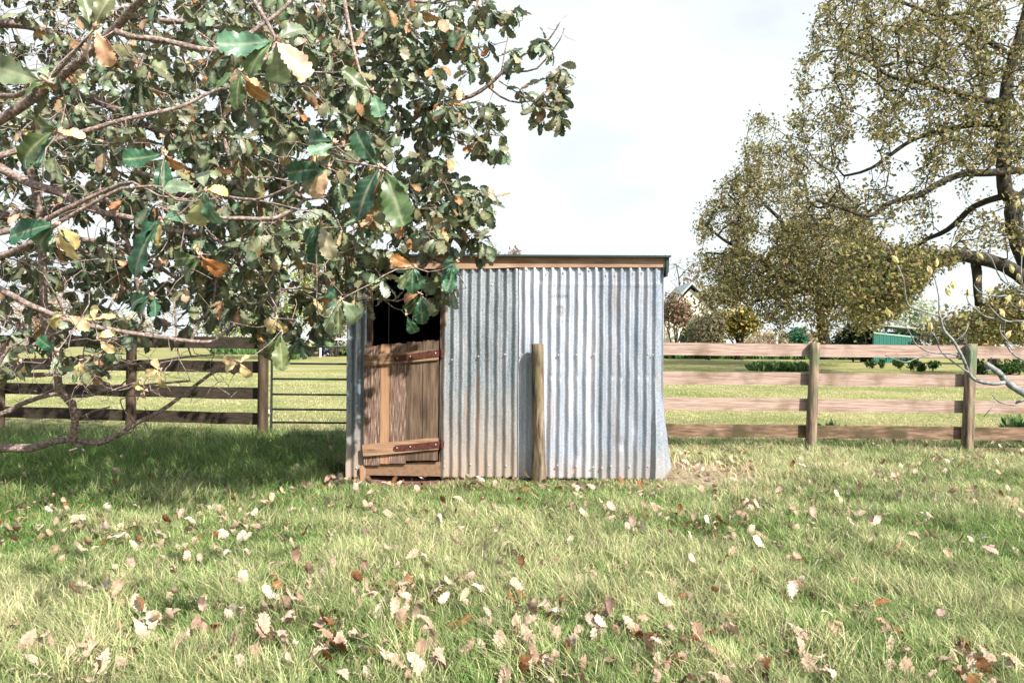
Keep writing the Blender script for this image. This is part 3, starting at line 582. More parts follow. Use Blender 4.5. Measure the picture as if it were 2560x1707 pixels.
# ================================================================ foreground oak
oak = thing('oak_tree', (-5.5, 6.3, 0), 'large leafy oak whose low branches reach in over the grass from the left', 'tree')
T = Tree()
def L_(pts, Y, rad_px, step=.09, wob=.0, tube=True):
    """limb traced through photo pixels; Y and radius (px) run linearly"""
    n_ = len(pts); Ys = np.linspace(Y[0], Y[1], n_) if len(Y) == 2 else Y; rr_ = np.linspace(rad_px[0], rad_px[1], n_)
    p = [P(a, b2, y) for (a, b2), y in zip(pts, Ys)]; r_ = [q*y/FPX for q, y in zip(rr_, Ys)]
    T.limb(p, r_, step, wob)
limbs = [
 ([(-420,330),(-200,345),(0,420),(57,452),(153,484),(200,512),(268,534),(345,548),(420,574),(520,590),(600,640),(660,700)], (5.4,5.0), (13,3)),
 ([(-420,330),(-150,360),(0,300),(138,203),(199,153),(283,76),(330,23),(365,-10),(420,-90)], (5.2,4.2), (13,9)),
 ([(285,78),(330,92),(402,100),(497,122),(536,126),(597,103),(650,65),(708,23),(760,-40)], (4.3,4.6), (8,4)),
 ([(-300,420),(-50,400),(60,372),(142,348),(199,333),(314,298),(406,279),(470,260),(540,225),(620,215)], (4.2,4.4), (9,3)),
 ([(-350,560),(0,540),(250,510),(400,490),(560,480),(700,460),(800,440),(900,400),(980,345),(1043,290),(1105,259),(1177,241),(1221,214),(1253,183),(1288,152),(1329,125),(1373,98),(1404,49)], (7.0,6.2), (12,1.5)),
 ([(1221,216),(1253,243),(1297,257),(1364,243),(1400,228),(1436,210)], (6.45,6.2), (3,1.2)),
 ([(1253,183),(1293,180),(1342,172),(1382,125),(1400,100),(1412,70)], (6.4,6.2), (3,1)),
 ([(1248,203),(1310,243),(1360,272)], (6.4,6.2), (2,1)),
 ([(1253,183),(1262,130),(1272,85)], (6.4,6.4), (2,1)),
 ([(770,0),(880,10),(994,0),(1078,7),(1141,0),(1180,-30)], (6.4,6.2), (5,2)),
 ([(1120,-60),(1206,0),(1199,54),(1197,120),(1215,140)], (6.2,6.2), (3,1)),
 ([(560,170),(680,190),(779,201),(829,208),(873,221),(936,234),(990,250)], (6.6,6.2), (5,2)),
 ([(1068,284),(1115,298),(1130,322),(1140,350),(1190,356),(1210,352)], (6.3,6.2), (3,1)),
 ([(345,430),(480,480),(560,540),(589,626),(597,664),(628,691),(674,714),(727,731),(788,741),(869,771),(900,765)], (5.4,6.3), (6,2.5)),
 ([(700,725),(760,720),(820,738),(870,752),(920,748),(957,748),(993,753),(1024,743),(1043,728),(1060,712)], (5.8,6.2), (3,1.4)),
 ([(957,748),(964,703),(966,650),(968,610)], (6.1,6.2), (2.4,1.4)), ([(964,699),(922,659),(869,636),(830,620)], (6.1,6.0), (2,1.5)),
 ([(957,748),(985,770),(1004,775),(1015,790)], (6.1,6.1), (1.6,.9)),
 ([(720,420),(850,450),(940,500),(1000,560),(1040,585),(1058,613),(1079,646),(1043,678)], (6.6,6.2), (5,4)), ([(1079,646),(1110,660),(1150,690),(1165,720)], (6.2,6.1), (3,1)),
 ([(-260,600),(0,722),(61,756),(134,787),(199,809),(268,822),(344,835),(421,845),(478,853),(536,853),(566,826),(600,800),(620,784)], (4.8,5.2), (8,2.6)),
 ([(478,853),(500,800),(530,770),(540,700),(560,640)], (5.2,5.4), (4,2.5)),
 ([(60,380),(90,480),(104,600),(109,756),(115,817),(134,880),(142,933),(153,979),(180,1010),(188,1048),(182,1108)], (5.8,6.3), (9,10)),
 ([(-420,1120),(-60,1125),(0,1120),(77,1119),(126,1105),(172,1098),(214,1105),(245,1107),(291,1090),(337,1059),(398,1029),(448,994),(524,937),(563,920),(585,935),(605,910)], (6.6,6.3), (12,2.2)),
 ([(-300,935),(0,925),(77,918),(153,914),(230,906),(290,918),(340,905)], (6.4,6.0), (8,4)),
 ([(230,895),(306,902),(344,910),(421,899),(478,891),(536,887)], (6.1,6.1), (6,1.4)),
 ([(-200,928),(0,933),(96,937),(172,933),(230,941),(268,964),(325,968),(383,960),(475,952)], (6.6,6.2), (7,2.4)),
 ([(-200,1090),(0,1036),(38,1017),(96,994),(134,985),(184,990),(230,987),(295,964),(330,968)], (6.4,6.3), (7,3)),
 ([(-150,860),(0,883),(23,890),(69,870),(111,846),(180,820),(240,812),(262,790),(290,735)], (5.5,5.8), (5,3)),
 ([(-60,1000),(0,905),(23,868),(69,845),(40,812),(0,800)], (5.4,5.4), (4,3)),
 ([(199,1048),(230,1029),(275,1017)], (6.3,6.2), (4,1.5)), ([(199,1048),(245,1052)], (6.3,6.2), (2.5,1)),
 ([(337,1059),(300,1000),(372,985)], (6.3,6.1), (2,1)), ([(291,1090),(330,1080),(362,1105)], (6.3,6.1), (3,1.6)), ([(184,1108),(200,1118),(212,1128)], (6.3,6.1), (4,1.6)),
 ([(0,200),(153,214),(268,264),(400,330),(520,360),(640,380),(740,430)], (7.4,7.0), (12,4)),
 ([(-300,100),(0,60),(150,90),(300,160),(450,200),(600,260),(700,330)], (8.2,7.6), (12,4)),
 ([(-300,700),(0,640),(200,600),(350,640),(450,700),(560,740)], (8.5,8.0), (10,3)),
 ([(-300,-60),(0,-40),(300,40),(500,60),(700,100),(850,90),(960,110)], (7.4,6.8), (10,3)),
 ([(250,470),(300,560),(330,640),(345,720),(360,800)], (5.5,5.8), (6,4)),
 ([(560,340),(580,420),(640,520),(730,600),(800,690),(830,740)], (5.6,5.9), (5,2)),
 ([(-200,620),(100,560),(150,530),(300,460),(330,455)], (3.4,3.2), (9,3)), ([(330,455),(400,490),(480,500)], (3.2,3.2), (3,2)),
 ([(700,470),(760,500),(690,545),(560,545),(460,560)], (5.0,4.6), (7,4)),
 ([(-500,60),(-200,180),(0,240),(60,230),(118,205),(170,150),(235,72)], (2.6,2.1), (9,3)), ([(-500,760),(-200,700),(0,640),(90,600),(149,555),(220,515),(306,471),(383,465),(440,474)], (2.8,2.6), (9,2.4)),
 ([(383,465),(410,480),(440,500),(500,505),(560,490)], (2.6,2.9), (3,2)), ([(560,-260),(600,-90),(640,10),(690,100),(660,150),(605,180)], (2.9,2.4), (7,2.4)),
 ([(560,490),(640,500),(720,470),(790,440),(835,400),(900,410),(955,420)], (2.9,2.5), (4,2)), ([(860,0),(880,100),(900,180),(930,230)], (3.2,2.9), (5,2)),
]
for q in limbs: L_(*q)
# out-of-view trunk that carries them
trunk_p = [(-5.5, 6.3, -.15), (-5.45, 6.3, .6), (-5.4, 6.25, 1.4), (-5.4, 6.2, 2.2), (-5.4, 6.3, 3.0), (-5.3, 6.4, 4.0), (-5.2, 6.5, 5.2)]
MB().tube(*smooth_path(trunk_p, [.42, .34, .30, .28, .25, .2, .12], .12), 16, jit=.08).build('trunk', BARK, oak, smooth=True)
conn = []
for p, r_ in T.tubes:
    a = p[0]
    if a[0] < -1.6*a[1]*.45 and r_[0] > .012:
        tt = min(max(a[2]*.75, .3), 3.6); ti = np.interp(tt, [q[2] for q in trunk_p], range(len(trunk_p))); i0 = int(ti); f_ = ti-i0
        base = np.array(trunk_p[i0])*(1-f_)+np.array(trunk_p[min(i0+1, 6)])*f_
        mid = (a+base)/2+np.array((0, 0, .12)); conn.append(smooth_path([base, mid, a], [r_[0]*1.8, r_[0]*1.3, r_[0]], .12))
# big leaves nearest the camera, each bunch on its own twig
YEL = [(.7, (.52,.43,.20)), (.3, (.52,.36,.20))]; GRN = [(.5, (.026,.10,.05)), (.3, (.07,.12,.04)), (.2, (.13,.17,.07))]; RUS = [(1, (.32,.14,.045))]; SAG = [(.5, (.20,.26,.16)), (.5, (.10,.22,.14))]
hero = [  # px, py, Y, leaves [(angle deg from +x up, length px, palette)]
 (118,205,1.9,[(165,150,SAG),(120,80,SAG),(200,60,GRN)]),(235,70,2.1,[(60,95,GRN),(100,90,GRN),(290,90,[(1,(.55,.36,.22))]),(230,90,[(1,(.5,.34,.22))])]),
 (145,330,2.2,[(180,120,GRN),(215,130,GRN),(240,110,SAG),(10,60,YEL)]),(140,565,2.3,[(190,135,GRN),(215,120,GRN),(285,90,[(1,(.52,.40,.2))]),(320,70,YEL)]),
 (690,100,2.3,[(190,130,SAG),(225,110,GRN),(270,130,SAG),(315,120,[(1,(.5,.38,.26))]),(40,90,SAG)]),(605,180,2.6,[(200,70,GRN),(260,90,GRN),(290,80,RUS),(330,80,YEL)]),
 (415,385,2.8,[(190,100,GRN),(235,90,SAG),(270,90,GRN),(300,60,RUS)]),(510,480,2.5,[(110,80,SAG),(160,90,SAG),(250,110,[(1,(.3,.3,.15))]),(275,90,SAG),(10,60,YEL)]),
 (400,550,2.5,[(215,115,GRN),(235,150,GRN),(260,60,YEL),(25,60,SAG)]),(500,640,2.9,[(190,90,GRN),(215,90,GRN),(120,40,YEL),(290,60,RUS),(320,80,RUS)]),
 (835,360,2.5,[(175,120,GRN),(195,100,GRN),(215,70,SAG),(100,50,GRN)]),(955,420,2.4,[(130,110,GRN),(240,140,GRN),(255,160,RUS),(290,150,GRN),(275,130,SAG)]),
 (820,420,2.6,[(190,110,GRN),(220,90,SAG),(250,80,[(1,(.5,.36,.2))])]),(930,230,2.9,[(150,80,GRN),(250,90,GRN),(290,80,SAG)]),(160,790,2.9,[(170,50,YEL),(215,60,YEL),(330,60,YEL)]),
 (380,740,3.0,[(190,90,GRN),(220,70,GRN),(290,60,GRN)]),(235,800,3.2,[(90,40,YEL),(160,45,YEL),(20,45,YEL)]),(245,850,3.2,[(30,45,YEL),(320,45,YEL)]),(142,880,2.6,[(150,70,GRN)]),
 (600,905,4.0,[(165,45,YEL),(200,50,YEL),(300,50,YEL),(60,30,YEL)]),(690,795,4.5,[(200,40,YEL),(250,45,YEL),(300,42,YEL)]),(400,925,4.2,[(120,40,YEL),(190,40,YEL),(270,45,YEL)]),
 (350,950,4.4,[(240,36,YEL),(200,26,YEL)]),(365,975,4.4,[(250,30,YEL),(180,24,YEL)]),(200,900,4.2,[(250,40,YEL),(290,34,YEL)]),(850,750,3.6,[(200,90,SAG),(240,90,SAG),(270,80,GRN),(310,90,SAG),(150,70,GRN)]),
 (800,560,3.2,[(220,90,GRN),(260,110,GRN),(290,90,[(1,(.3,.31,.18))])]),(700,830,4.4,[(250,80,GRN),(275,90,GRN),(230,60,GRN)]),(1035,668,3.8,[(190,50,SAG),(235,60,GRN),(265,70,GRN),(290,60,SAG),(160,60,RUS)]),
 (1140,655,3.8,[(150,60,GRN),(205,55,SAG),(255,70,GRN),(280,70,SAG),(230,70,GRN)]),(1015,790,4.2,[(90,26,SAG),(290,62,GRN)]),(1050,735,4.0,[(250,60,GRN),(275,75,GRN),(300,60,SAG),(190,60,RUS),(230,60,GRN)])]
zones = [  # cx, cy, rx, ry, Y0, Y1, n
 (130,120,520,300,6.5,10,660),(280,430,480,290,6,9.8,500),(480,230,430,300,4.6,7.5,340),(800,150,250,190,5.5,7.5,180),(950,70,210,110,5.5,7,110),
 (990,290,150,150,5.5,7,85),(1120,330,100,90,5.6,6.8,26),(1130,120,110,110,5.8,7,30),(1345,185,80,95,6,6.7,20),(1370,262,50,55,6,6.5,14),(1225,340,45,45,5.9,6.3,10),(1180,260,90,40,6,6.5,10),
 (740,470,250,190,4.6,7,175),(600,640,240,140,5,7.6,110),(300,680,360,120,6,9.6,115),(1040,520,140,90,5,6.5,52),(1180,500,60,45,5.6,6.3,24),(1198,610,22,45,5.6,6,6),
 (1090,575,100,50,5.7,6.4,20),(1120,700,45,50,5.8,6.3,10),(1050,725,45,45,5.9,6.3,6),(920,715,60,60,5.6,6.2,10),(870,650,60,60,5.6,6.2,12),(970,620,70,40,5.7,6.3,5),
 (760,770,120,55,5.5,6.4,22),(740,830,90,35,5.6,6.2,16),(640,800,60,40,5.6,6.4,10),(1080,480,120,60,5.8,6.5,22),(1250,20,60,40,6,6.5,8),(300,800,300,50,5.5,8,55),(120,880,200,60,5.2,6.6,16),(60,560,260,300,5,8,90),(1160,20,70,60,6,6.6,14)]
att = []
for (cx, cy, rx, ry, y0, y1, n_) in zones:
    k = 0
    while k < n_:
        a, b2 = RNG.uniform(-1, 1, 2)
        if a*a+b2*b2 > 1: continue
        Yq = RNG.uniform(y0, y1); px, py = cx+a*rx, cy+b2*ry
        if px < -260 or py < -160: k += 1; continue
        att.append(P(px, py, Yq)); k += 1
T.grow(np.array([P(*h_[:3]) for h_ in hero]), .06, .16, sag=-.05); T.tips = []
T.grow(np.array(att), .085, .13, sag=-.04)
tips_leafy = list(T.tips)
up = np.stack([RNG.uniform(-5.2, -2.4, 70), RNG.uniform(2.6, 7.6, 70), RNG.uniform(0, 1, 70)], 1); up[:, 2] = 1.75+.45*up[:, 1]+up[:, 2]*2.2  # unseen upper crown, added above the view to shade the leaves below
bare = [P(RNG.uniform(-40, 600), RNG.uniform(770, 1010), RNG.uniform(5.0, 6.6)) for _ in range(300)]+[P(RNG.uniform(100, 900), RNG.uniform(500, 820), RNG.uniform(4.4, 6.2)) for _ in range(240)]+[P(RNG.uniform(-60, 900), RNG.uniform(-40, 560), RNG.uniform(4.0, 6.0)) for _ in range(260)]+[P(1400+RNG.normal()*25, 80+RNG.normal()*30, 6.2) for _ in range(10)]
T.grow(np.array(bare), .06, .12); T.tips = []; T.grow(up, .3, .12); upper = list(T.tips); T.tips = tips_leafy
T.mesh('twigs', BARK, oak, .0019, .44, .03, 5)
for p, r_ in T.tubes:      # bare lower limbs carry short knobbly spurs
    m = MB(); m.tube(p, r_, 10, jit=.2)
    if p[:, 2].mean() < 1.9 and p[:, 1].mean() > 4:
        for k in range(len(p)//3):
            i = RNG.integers(1, len(p)-1); d = norm(RNG.normal(size=3)+np.array((.3, -.3, .5))); ln = RNG.uniform(.02, .12)
            m.tube([p[i], p[i]+d*ln*.5+RNG.normal(size=3)*.006, p[i]+d*ln+RNG.normal(size=3)*.012], [min(.008, r_[i]*.6), .0045, .003], 5)
    m.build('branch', BARK, oak, smooth=True)
for q in conn: MB().tube(q[0], q[1], 10, jit=.15).build('branch', BARK, oak, smooth=True)
# leaves
oakT = [leaf_tmpl(12, .30, .22, c_, .15, s_) for s_, c_ in enumerate((.5, 1.0, 1.5, -.4, .1))]
oakH = [leaf_hi(.3, f_, c_, s_+30, lo_=.38) for s_, (f_, c_) in enumerate(((.2, .6), (.35, 1.1), (.1, 1.6), (.25, -.5), (.3, .2), (.4, .9)))]
oakB = [leaf_tmpl(6, .33, .2, c_, .1, s_+9) for s_, c_ in enumerate((.6, 1.1, -.3))]
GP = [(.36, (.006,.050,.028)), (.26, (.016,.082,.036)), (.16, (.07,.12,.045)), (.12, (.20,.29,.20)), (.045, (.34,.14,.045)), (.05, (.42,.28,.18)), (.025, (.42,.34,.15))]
def leaf_cluster(pts, dirs, nmin, nmax, smin, smax, palette, droop=.75):
    pos = []; dr = []; nr = []; sz = []
    for p, d in zip(pts, dirs):
        k = RNG.integers(nmin, nmax+1); ph = RNG.random()*6.28; u = norm(np.cross(d, (0.1, .2, 1.0))); v = np.cross(d, u)
        for j in range(k):
            a = ph+j*2*PI/k+RNG.normal()*.3; rad = u*math.cos(a)+v*math.sin(a)
            l = d*RNG.uniform(.1, .7)+rad*RNG.uniform(.6, 1.0)+np.array((.05, 0, -droop*RNG.uniform(.4, 1.5))); l = norm(l)
            nn = norm(np.array((0, -.25, 1.))+RNG.normal(size=3)*.45)
            pos.append(p-d*RNG.uniform(0, .05)+l*.008); dr.append(l); nr.append(nn); sz.append(RNG.uniform(smin, smax))
    c_, i_ = pal(len(pos), palette); e = np.where(i_ < 4, RNG.random(len(pos))**3*.55, 0)
    return np.array(pos), np.array(dr), np.array(nr), np.array(sz), c_, e
tips = np.array(T.tips); pt = T.p[tips]; dt = norm(pt-T.p[T.par[tips]])
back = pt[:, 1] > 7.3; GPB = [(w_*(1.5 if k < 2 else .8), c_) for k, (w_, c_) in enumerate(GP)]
a = leaf_cluster(pt[back], dt[back], 5, 7, .07, .12, [(w_, tuple(.8*v for v in c_) if k < 4 else c_) for k, (w_, c_) in enumerate(GPB)]); place_leaves('crown', LEAF, oak, *a[:5], oakB, .25, a[5])  # rear leaves darkened: shade deep in the crown put into their colour
a = leaf_cluster(pt[~back], dt[~back], 4, 6, .08, .155, GP); place_leaves('crown', LEAF, oak, *a[:5], oakT, .3, a[5])
iu = np.array(upper); pu = T.p[iu]; a = leaf_cluster(pu, norm(pu-T.p[T.par[iu]]), 9, 12, .11, .17, GPB); place_leaves('crown', LEAF, oak, a[0]+RNG.normal(size=a[0].shape)*.12, *a[1:5], oakB, .2, a[5])
HT = []
for (px, py, Yh, ls) in hero:
    pos = []; dr = []; nr = []; sz = []; cc = []; base = P(px, py, Yh)
    for (ang, ln, pl) in ls:
        a = R(ang); d = norm(np.array((math.cos(a), RNG.uniform(-.35, .35), math.sin(a)))); pos.append(base+d*.006+RNG.normal(size=3)*.004); dr.append(d)
        nr.append(norm(np.array((RNG.normal()*.45, -1, .35+RNG.normal()*.4)))); sz.append(ln*Yh/FPX*1.04); cc.append(pal(1, pl)[0][0])
    place_leaves('leaf_cluster', LEAF, oak, np.array(pos), np.array(dr), np.array(nr), np.array(sz), np.array(cc), oakH, .36, RNG.random(len(pos))*.35)
    m = MB()   # bud scales at the tip
    for k in range(4): d = norm(RNG.normal(size=3)+np.array((.5, 0, .8))); m.tube([base, base+d*.008, base+d*.018], [.003, .0045, .001], 6)
    m.build('bud', plain('oak_bud', (.5, .33, .26), .6) if 'oak_bud' not in bpy.data.materials else bpy.data.materials['oak_bud'], oak, smooth=True)

# ================================================================ young magnolia, lower right
mg = thing('magnolia_tree', (5.2, 6.0, 0), 'bare young magnolia with pale smooth twigs and cream buds in front of the right fence', 'tree')
YM = 6.0; FLW = leaf_mat('magnolia_bud', .45, .55, .2, 60)
mag = [([(2900,1130),(2700,1060),(2560,981),(2520,952),(2491,931),(2459,909)], 13, 8),([(2511,956),(2476,959),(2447,951),(2423,931),(2403,902),(2385,855),(2367,825),(2348,790)], 6, 4),
 ([(2348,790),(2345,737),(2340,684)], 3, 1.6),([(2348,790),(2306,778),(2279,764),(2262,731),(2253,702),(2246,662)], 3, 1.6),([(2423,931),(2403,922),(2367,887),(2347,861),(2338,843)], 3, 1.8),([(2347,861),(2334,845),(2329,826)], 1.8, 1.2),
 ([(2397,890),(2370,884),(2329,881),(2297,861),(2274,837),(2256,814),(2227,799)], 3, 1.2),([(2326,883),(2285,899),(2256,905),(2233,896),(2219,888)], 2, 1.2),([(2385,853),(2405,835),(2429,802)], 2.4, 1),
 ([(2700,820),(2560,803),(2535,804),(2503,797),(2482,784),(2470,758)], 3.4, 1.5),([(2503,797),(2461,793),(2438,775),(2426,752),(2420,735)], 2.4, 1.2),([(2700,800),(2560,737),(2538,746),(2514,739),(2485,742),(2459,734),(2441,711),(2440,702)], 3, 1.2),
 ([(2700,780),(2560,731),(2520,705),(2491,679),(2470,646),(2465,630)], 3.4, 1.2),([(2700,960),(2560,902),(2532,875),(2514,855)], 4, 2),([(2532,875),(2520,840),(2512,800)], 2, 1.2),([(2700,990),(2560,1000),(2549,1010),(2538,1013),(2491,1004),(2483,987)], 5, 1.4),
 ([(2491,1004),(2470,1020),(2459,1041)], 2, 1.2),([(2423,931),(2425,880),(2422,860)], 2, 1),([(2700,700),(2600,600),(2548,560),(2540,520)], 3, 1.2),([(2560,731),(2545,690),(2553,640),(2560,630)], 2, 1.2),([(2520,705),(2515,670),(2530,640)], 1.6, 1),
 ([(2600,790),(2545,770),(2530,750)], 2, 1.4),([(2485,742),(2500,725),(2545,700)], 1.6, 1),([(2560,870),(2520,860),(2500,830),(2510,810)], 2, 1),([(2491,931),(2466,925),(2458,929)], 2.4, 1.4),([(2476,919),(2482,905),(2474,893)], 3, 2)]
for (pts, r0, r1) in mag:
    p = [P(a, b2, YM) for a, b2 in pts]; p = [q+np.array((0, .04*math.sin(i*1.7+pts[0][0]), 0))*(1 if 0 < i else 0) for i, q in enumerate(p)]
    sp, sr = smooth_path(p, np.linspace(r0, r1, len(p))*.8*YM/FPX, .03); MB().tube(sp, sr, 9, jit=.12).build('branch', BARKM, mg, smooth=True)
MB().tube(*smooth_path([(5.2, 6.0, -.1), (5.15, 6, .5), tuple(P(2900, 1130, YM)), tuple(P(2780, 900, YM)), tuple(P(2700, 700, YM)), tuple(P(2690, 500, YM))], [.05, .045, .035, .02, .015, .01], .06), 10, jit=.08).build('trunk', BARKM, mg, smooth=True)
for (px, py) in [(2246,648),(2341,658),(2329,676),(2365,720),(2385,714),(2376,731),(2441,698),(2470,730),(2420,731),(2327,818),(2510,784),(2516,838),(2555,817),(2532,674),(2549,693),(2556,632),(2516,749),(2555,761),(2224,783),(2540,512),(2458,640)]:
    g = RNG; base = P(px, py+9, YM); pos = []; dr = []; nr = []; sz = []; k = g.integers(5, 8); up = norm(np.array((g.normal()*.4, g.normal()*.3, 1)))
    for j in range(k):
        a = j*2*PI/k+g.random(); d = norm(up+np.array((math.cos(a), math.sin(a), 0))*g.uniform(.1, .42)); pos.append(base); dr.append(d); nr.append(np.array((-math.cos(a), -math.sin(a), .2))); sz.append(g.uniform(.05, .075))
    cc, _ = pal(k, [(1, (.85, .78, .46)), (.5, (.85, .76, .52))])
    place_leaves('flower_bud', FLW, mg, np.array(pos), np.array(dr), np.array(nr), np.array(sz), cc, [leaf_tmpl(6, .26, .35, -.5, 0, 3, 'x')], 0)

# ================================================================ far trees
def quad_tmpl(k=.6):
    V = np.array([(-.5*k, 0, 0), (.5*k, .15, .05), (.42*k, 1, 0), (-.4*k, .9, -.05)]); return (V, np.array([[0, 1, 2, 3]]), np.zeros(4))
QT = [quad_tmpl(.7), quad_tmpl(.5)]
def crown(name, parent, tips_p, per, spread, size, palette, mat=None):
    n_ = len(tips_p); P_ = np.repeat(tips_p, per, 0)+RNG.normal(size=(n_*per, 3))*spread
    d = norm(RNG.normal(size=P_.shape)+np.array((0, 0, .1))); nn = norm(RNG.normal(size=P_.shape)+np.array((0, -.3, .5))); c_, _ = pal(len(P_), palette)
    return place_leaves(name, mat or LEAFS, parent, P_, d, nn, RNG.uniform(size*.6, size*1.3, len(P_)), c_, QT, 0, smooth=False)
def far_tree(base_px, Y, label, cat, limbs_px, polys, n, size, per, spread, palette, yr, seg, rt, group=None, name='tree', bark=BARKD, rmax=.25, holes=(), sag=0):
    b_ = P(base_px, 900, Y); t_ = thing(name, (b_[0], Y, 0), label, cat, group); tr = Tree(120000)
    for (pts, r0, r1, *yo) in limbs_px:
        yo = yo[0] if yo else 0; Ys = np.linspace(Y, Y+yo, len(pts))
        p = [P(a, c_, y) for (a, c_), y in zip(pts, Ys)]; tr.limb(p, np.linspace(r0, r1, len(p))*Y/FPX, seg)
    for i, (p, r_) in enumerate(tr.tubes): MB().tube(p, r_, 10, jit=.2).build('trunk' if i == 0 else 'branch', bark, t_, smooth=True)
    att = []
    while len(att) < n:
        poly, wgt = polys[RNG.integers(len(polys))]
        xs2 = [q[0] for q in poly]; ys2 = [q[1] for q in poly]; x = RNG.uniform(min(xs2), max(xs2), 200); y = RNG.uniform(min(ys2), max(ys2), 200); k = in_poly(x, y, poly)
        for hx, hy, hrx, hry, keep in holes: k &= ~((((x-hx)/hrx)**2+((y-hy)/hry)**2 < 1) & (RNG.random(200) > keep))
        # clumpy: keep points where slow noise is high
        k &= (fbm(np.stack([x, y], 1), 70)+RNG.normal(size=200)*.35) > -.25
        x, y = x[k][:30], y[k][:30]
        if not len(x): continue
        Ys = RNG.uniform(yr[0], yr[1], len(x)); att += [P(a, c_, q) for a, c_, q in zip(x, y, Ys) ]
    tr.grow(np.array(att[:n]), seg, .16, sag=sag); tr.mesh('twigs' if per else 'crown', bark, t_, rt, .42, rmax, 4)
    if per:
        ii = np.where((tr.fix[:tr.n] == 0) & (tr.r < rt*2.6))[0]; kk = RNG.choice(ii, min(len(ii), int(n*per/4)), replace=False)
        crown('crown', t_, np.concatenate([tr.p[kk], tr.p[np.array(tr.tips)]]), 4, spread, size, palette)
    return t_
OLV = [(.4, (.20,.185,.068)), (.3, (.27,.235,.10)), (.22, (.085,.11,.045)), (.12, (.36,.28,.15))]
far_tree(2600, 33, 'huge spreading old tree with olive brown new leaves at the right edge', 'tree', [
  ([(2640,905),(2625,800),(2590,720),(2537,574),(2532,502),(2513,478),(2508,383),(2513,239),(2532,143),(2560,50),(2580,-60)], 26, 8),
  ([(2590,720),(2513,665),(2417,641),(2322,636),(2250,631),(2178,640),(2120,690)], 19, 5, -3),
  ([(2440,650),(2443,700),(2447,762)], 13, 9, -1), ([(2556,426),(2475,432),(2408,435),(2346,459),(2298,488),(2226,507),(2173,540),(2107,521),(2040,500)], 10, 3, -4),
  ([(2510,490),(2436,516),(2370,574),(2300,610),(2240,690)], 9, 4, 3), ([(2513,260),(2408,239),(2298,205),(2226,191),(2154,139)], 9, 3, -3), ([(2508,310),(2430,312),(2346,330),(2274,354),(2178,421),(2110,440)], 9, 3, 2),
  ([(2513,130),(2400,60),(2290,20),(2200,-20)], 8, 3, 1), ([(2322,655),(2274,698),(2202,736)], 6, 3, -2), ([(2532,500),(2640,440),(2760,400)], 10, 5, 0), ([(2508,380),(2450,200),(2420,90)], 7, 3, 4), ([(2590,720),(2700,640),(2800,600)], 14, 8, 0)],
  [([(2090,-60),(2040,50),(2010,130),(1985,220),(2015,265),(1960,300),(1990,380),(2060,430),(2130,560),(2250,640),(2420,650),(2560,640),(2700,600),(2700,-60)], 1), ([(2090,-60),(2040,50),(2010,130),(1985,220),(2015,265),(1960,300),(2000,380),(2150,430),(2560,420),(2700,300),(2700,-60)], 1),
   ([(2100,600),(2400,640),(2330,680),(2240,790),(2130,800)], 1), ([(2400,740),(2560,720),(2680,760),(2680,860),(2440,850),(2400,800)], 1)],
  8200, .13, 23, .15, OLV, (27, 41), .33, .0105, name='spreading_tree', rmax=.07, holes=[(2455,470,60,55,.6),(2390,740,60,50,.1),(2440,730,50,60,.1),(2480,560,40,60,.6)], sag=.04)
far_tree(2060, 56, 'broad drooping tree with a single thick trunk left of the green shelter', 'tree', [
  ([(2062,897),(2060,850),(2055,800),(2040,720),(2010,640),(1990,560)], 17, 5), ([(2055,800),(2100,720),(2140,640),(2130,560),(2080,480)], 9, 3, -4), ([(2045,740),(1960,690),(1880,640),(1810,600),(1760,560)], 8, 2, -3),
  ([(2020,660),(1960,560),(1900,500),(1860,440)], 7, 2, 2), ([(2050,770),(2120,740),(2180,760)], 6, 2, 0), ([(2040,720),(1950,740),(1860,760)], 6, 2, 1), ([(2000,600),(2020,500),(2000,420)], 5, 2, 0)],
  [([(1740,560),(1790,480),(1830,420),(1860,350),(1880,290),(1940,300),(2000,380),(2080,430),(2180,560),(2250,640),(2260,760),(2200,820),(2060,800),(1900,810),(1850,760),(1760,720),(1745,640),(1770,600)], 1), ([(1740,560),(1790,480),(1830,420),(1860,350),(1880,290),(1940,300),(2000,380),(2080,430),(2180,560),(2250,640),(2200,700),(1900,740),(1760,690)], 1), ([(1850,560),(2160,560),(2240,660),(2200,830),(1960,850),(1870,770),(1780,690)], 1)],
  5200, .165, 22, .24, OLV, (48, 62), .5, .016, name='drooping_tree', rmax=.10, sag=.05)
YG_ = [(.4, (.30,.36,.10)), (.35, (.22,.28,.07)), (.25, (.42,.46,.16))]
far_tree(700, 60, 'bushy yellow green tree on the lawn seen behind the gate', 'tree', [([(700,898),(699,870),(697,840),(694,780),(680,700),(660,640)], 6.5, 4), ([(697,840),(640,760),(600,700)], 4, 2), ([(694,790),(760,720),(810,660)], 4, 2), ([(696,820),(560,800),(520,790)], 3, 1)],
  [([(505,845),(500,780),(530,640),(600,560),(720,520),(830,560),(875,640),(875,740),(820,800),(740,835),(640,840)], 1)], 1500, .20, 16, .28, YG_, (54, 66), .6, .02, name='bushy_tree', bark=BARKF)
far_tree(80, 75, 'slim dark trunked bare tree far behind the left end of the fence', 'tree', [([(76,895),(75,820),(72,740),(66,690),(70,600)], 4.5, 2), ([(75,840),(110,800),(140,790)], 2, 1), ([(74,800),(40,820),(25,860)], 2, 1)],
  [([(0,860),(0,640),(160,620),(190,760),(130,800)], 1)], 240, .2, 0, .1, OLV, (70, 80), .6, .012, name='bare_tree')
BR = [(.5, (.30,.22,.15)), (.3, (.36,.28,.22)), (.2, (.22,.18,.10))]
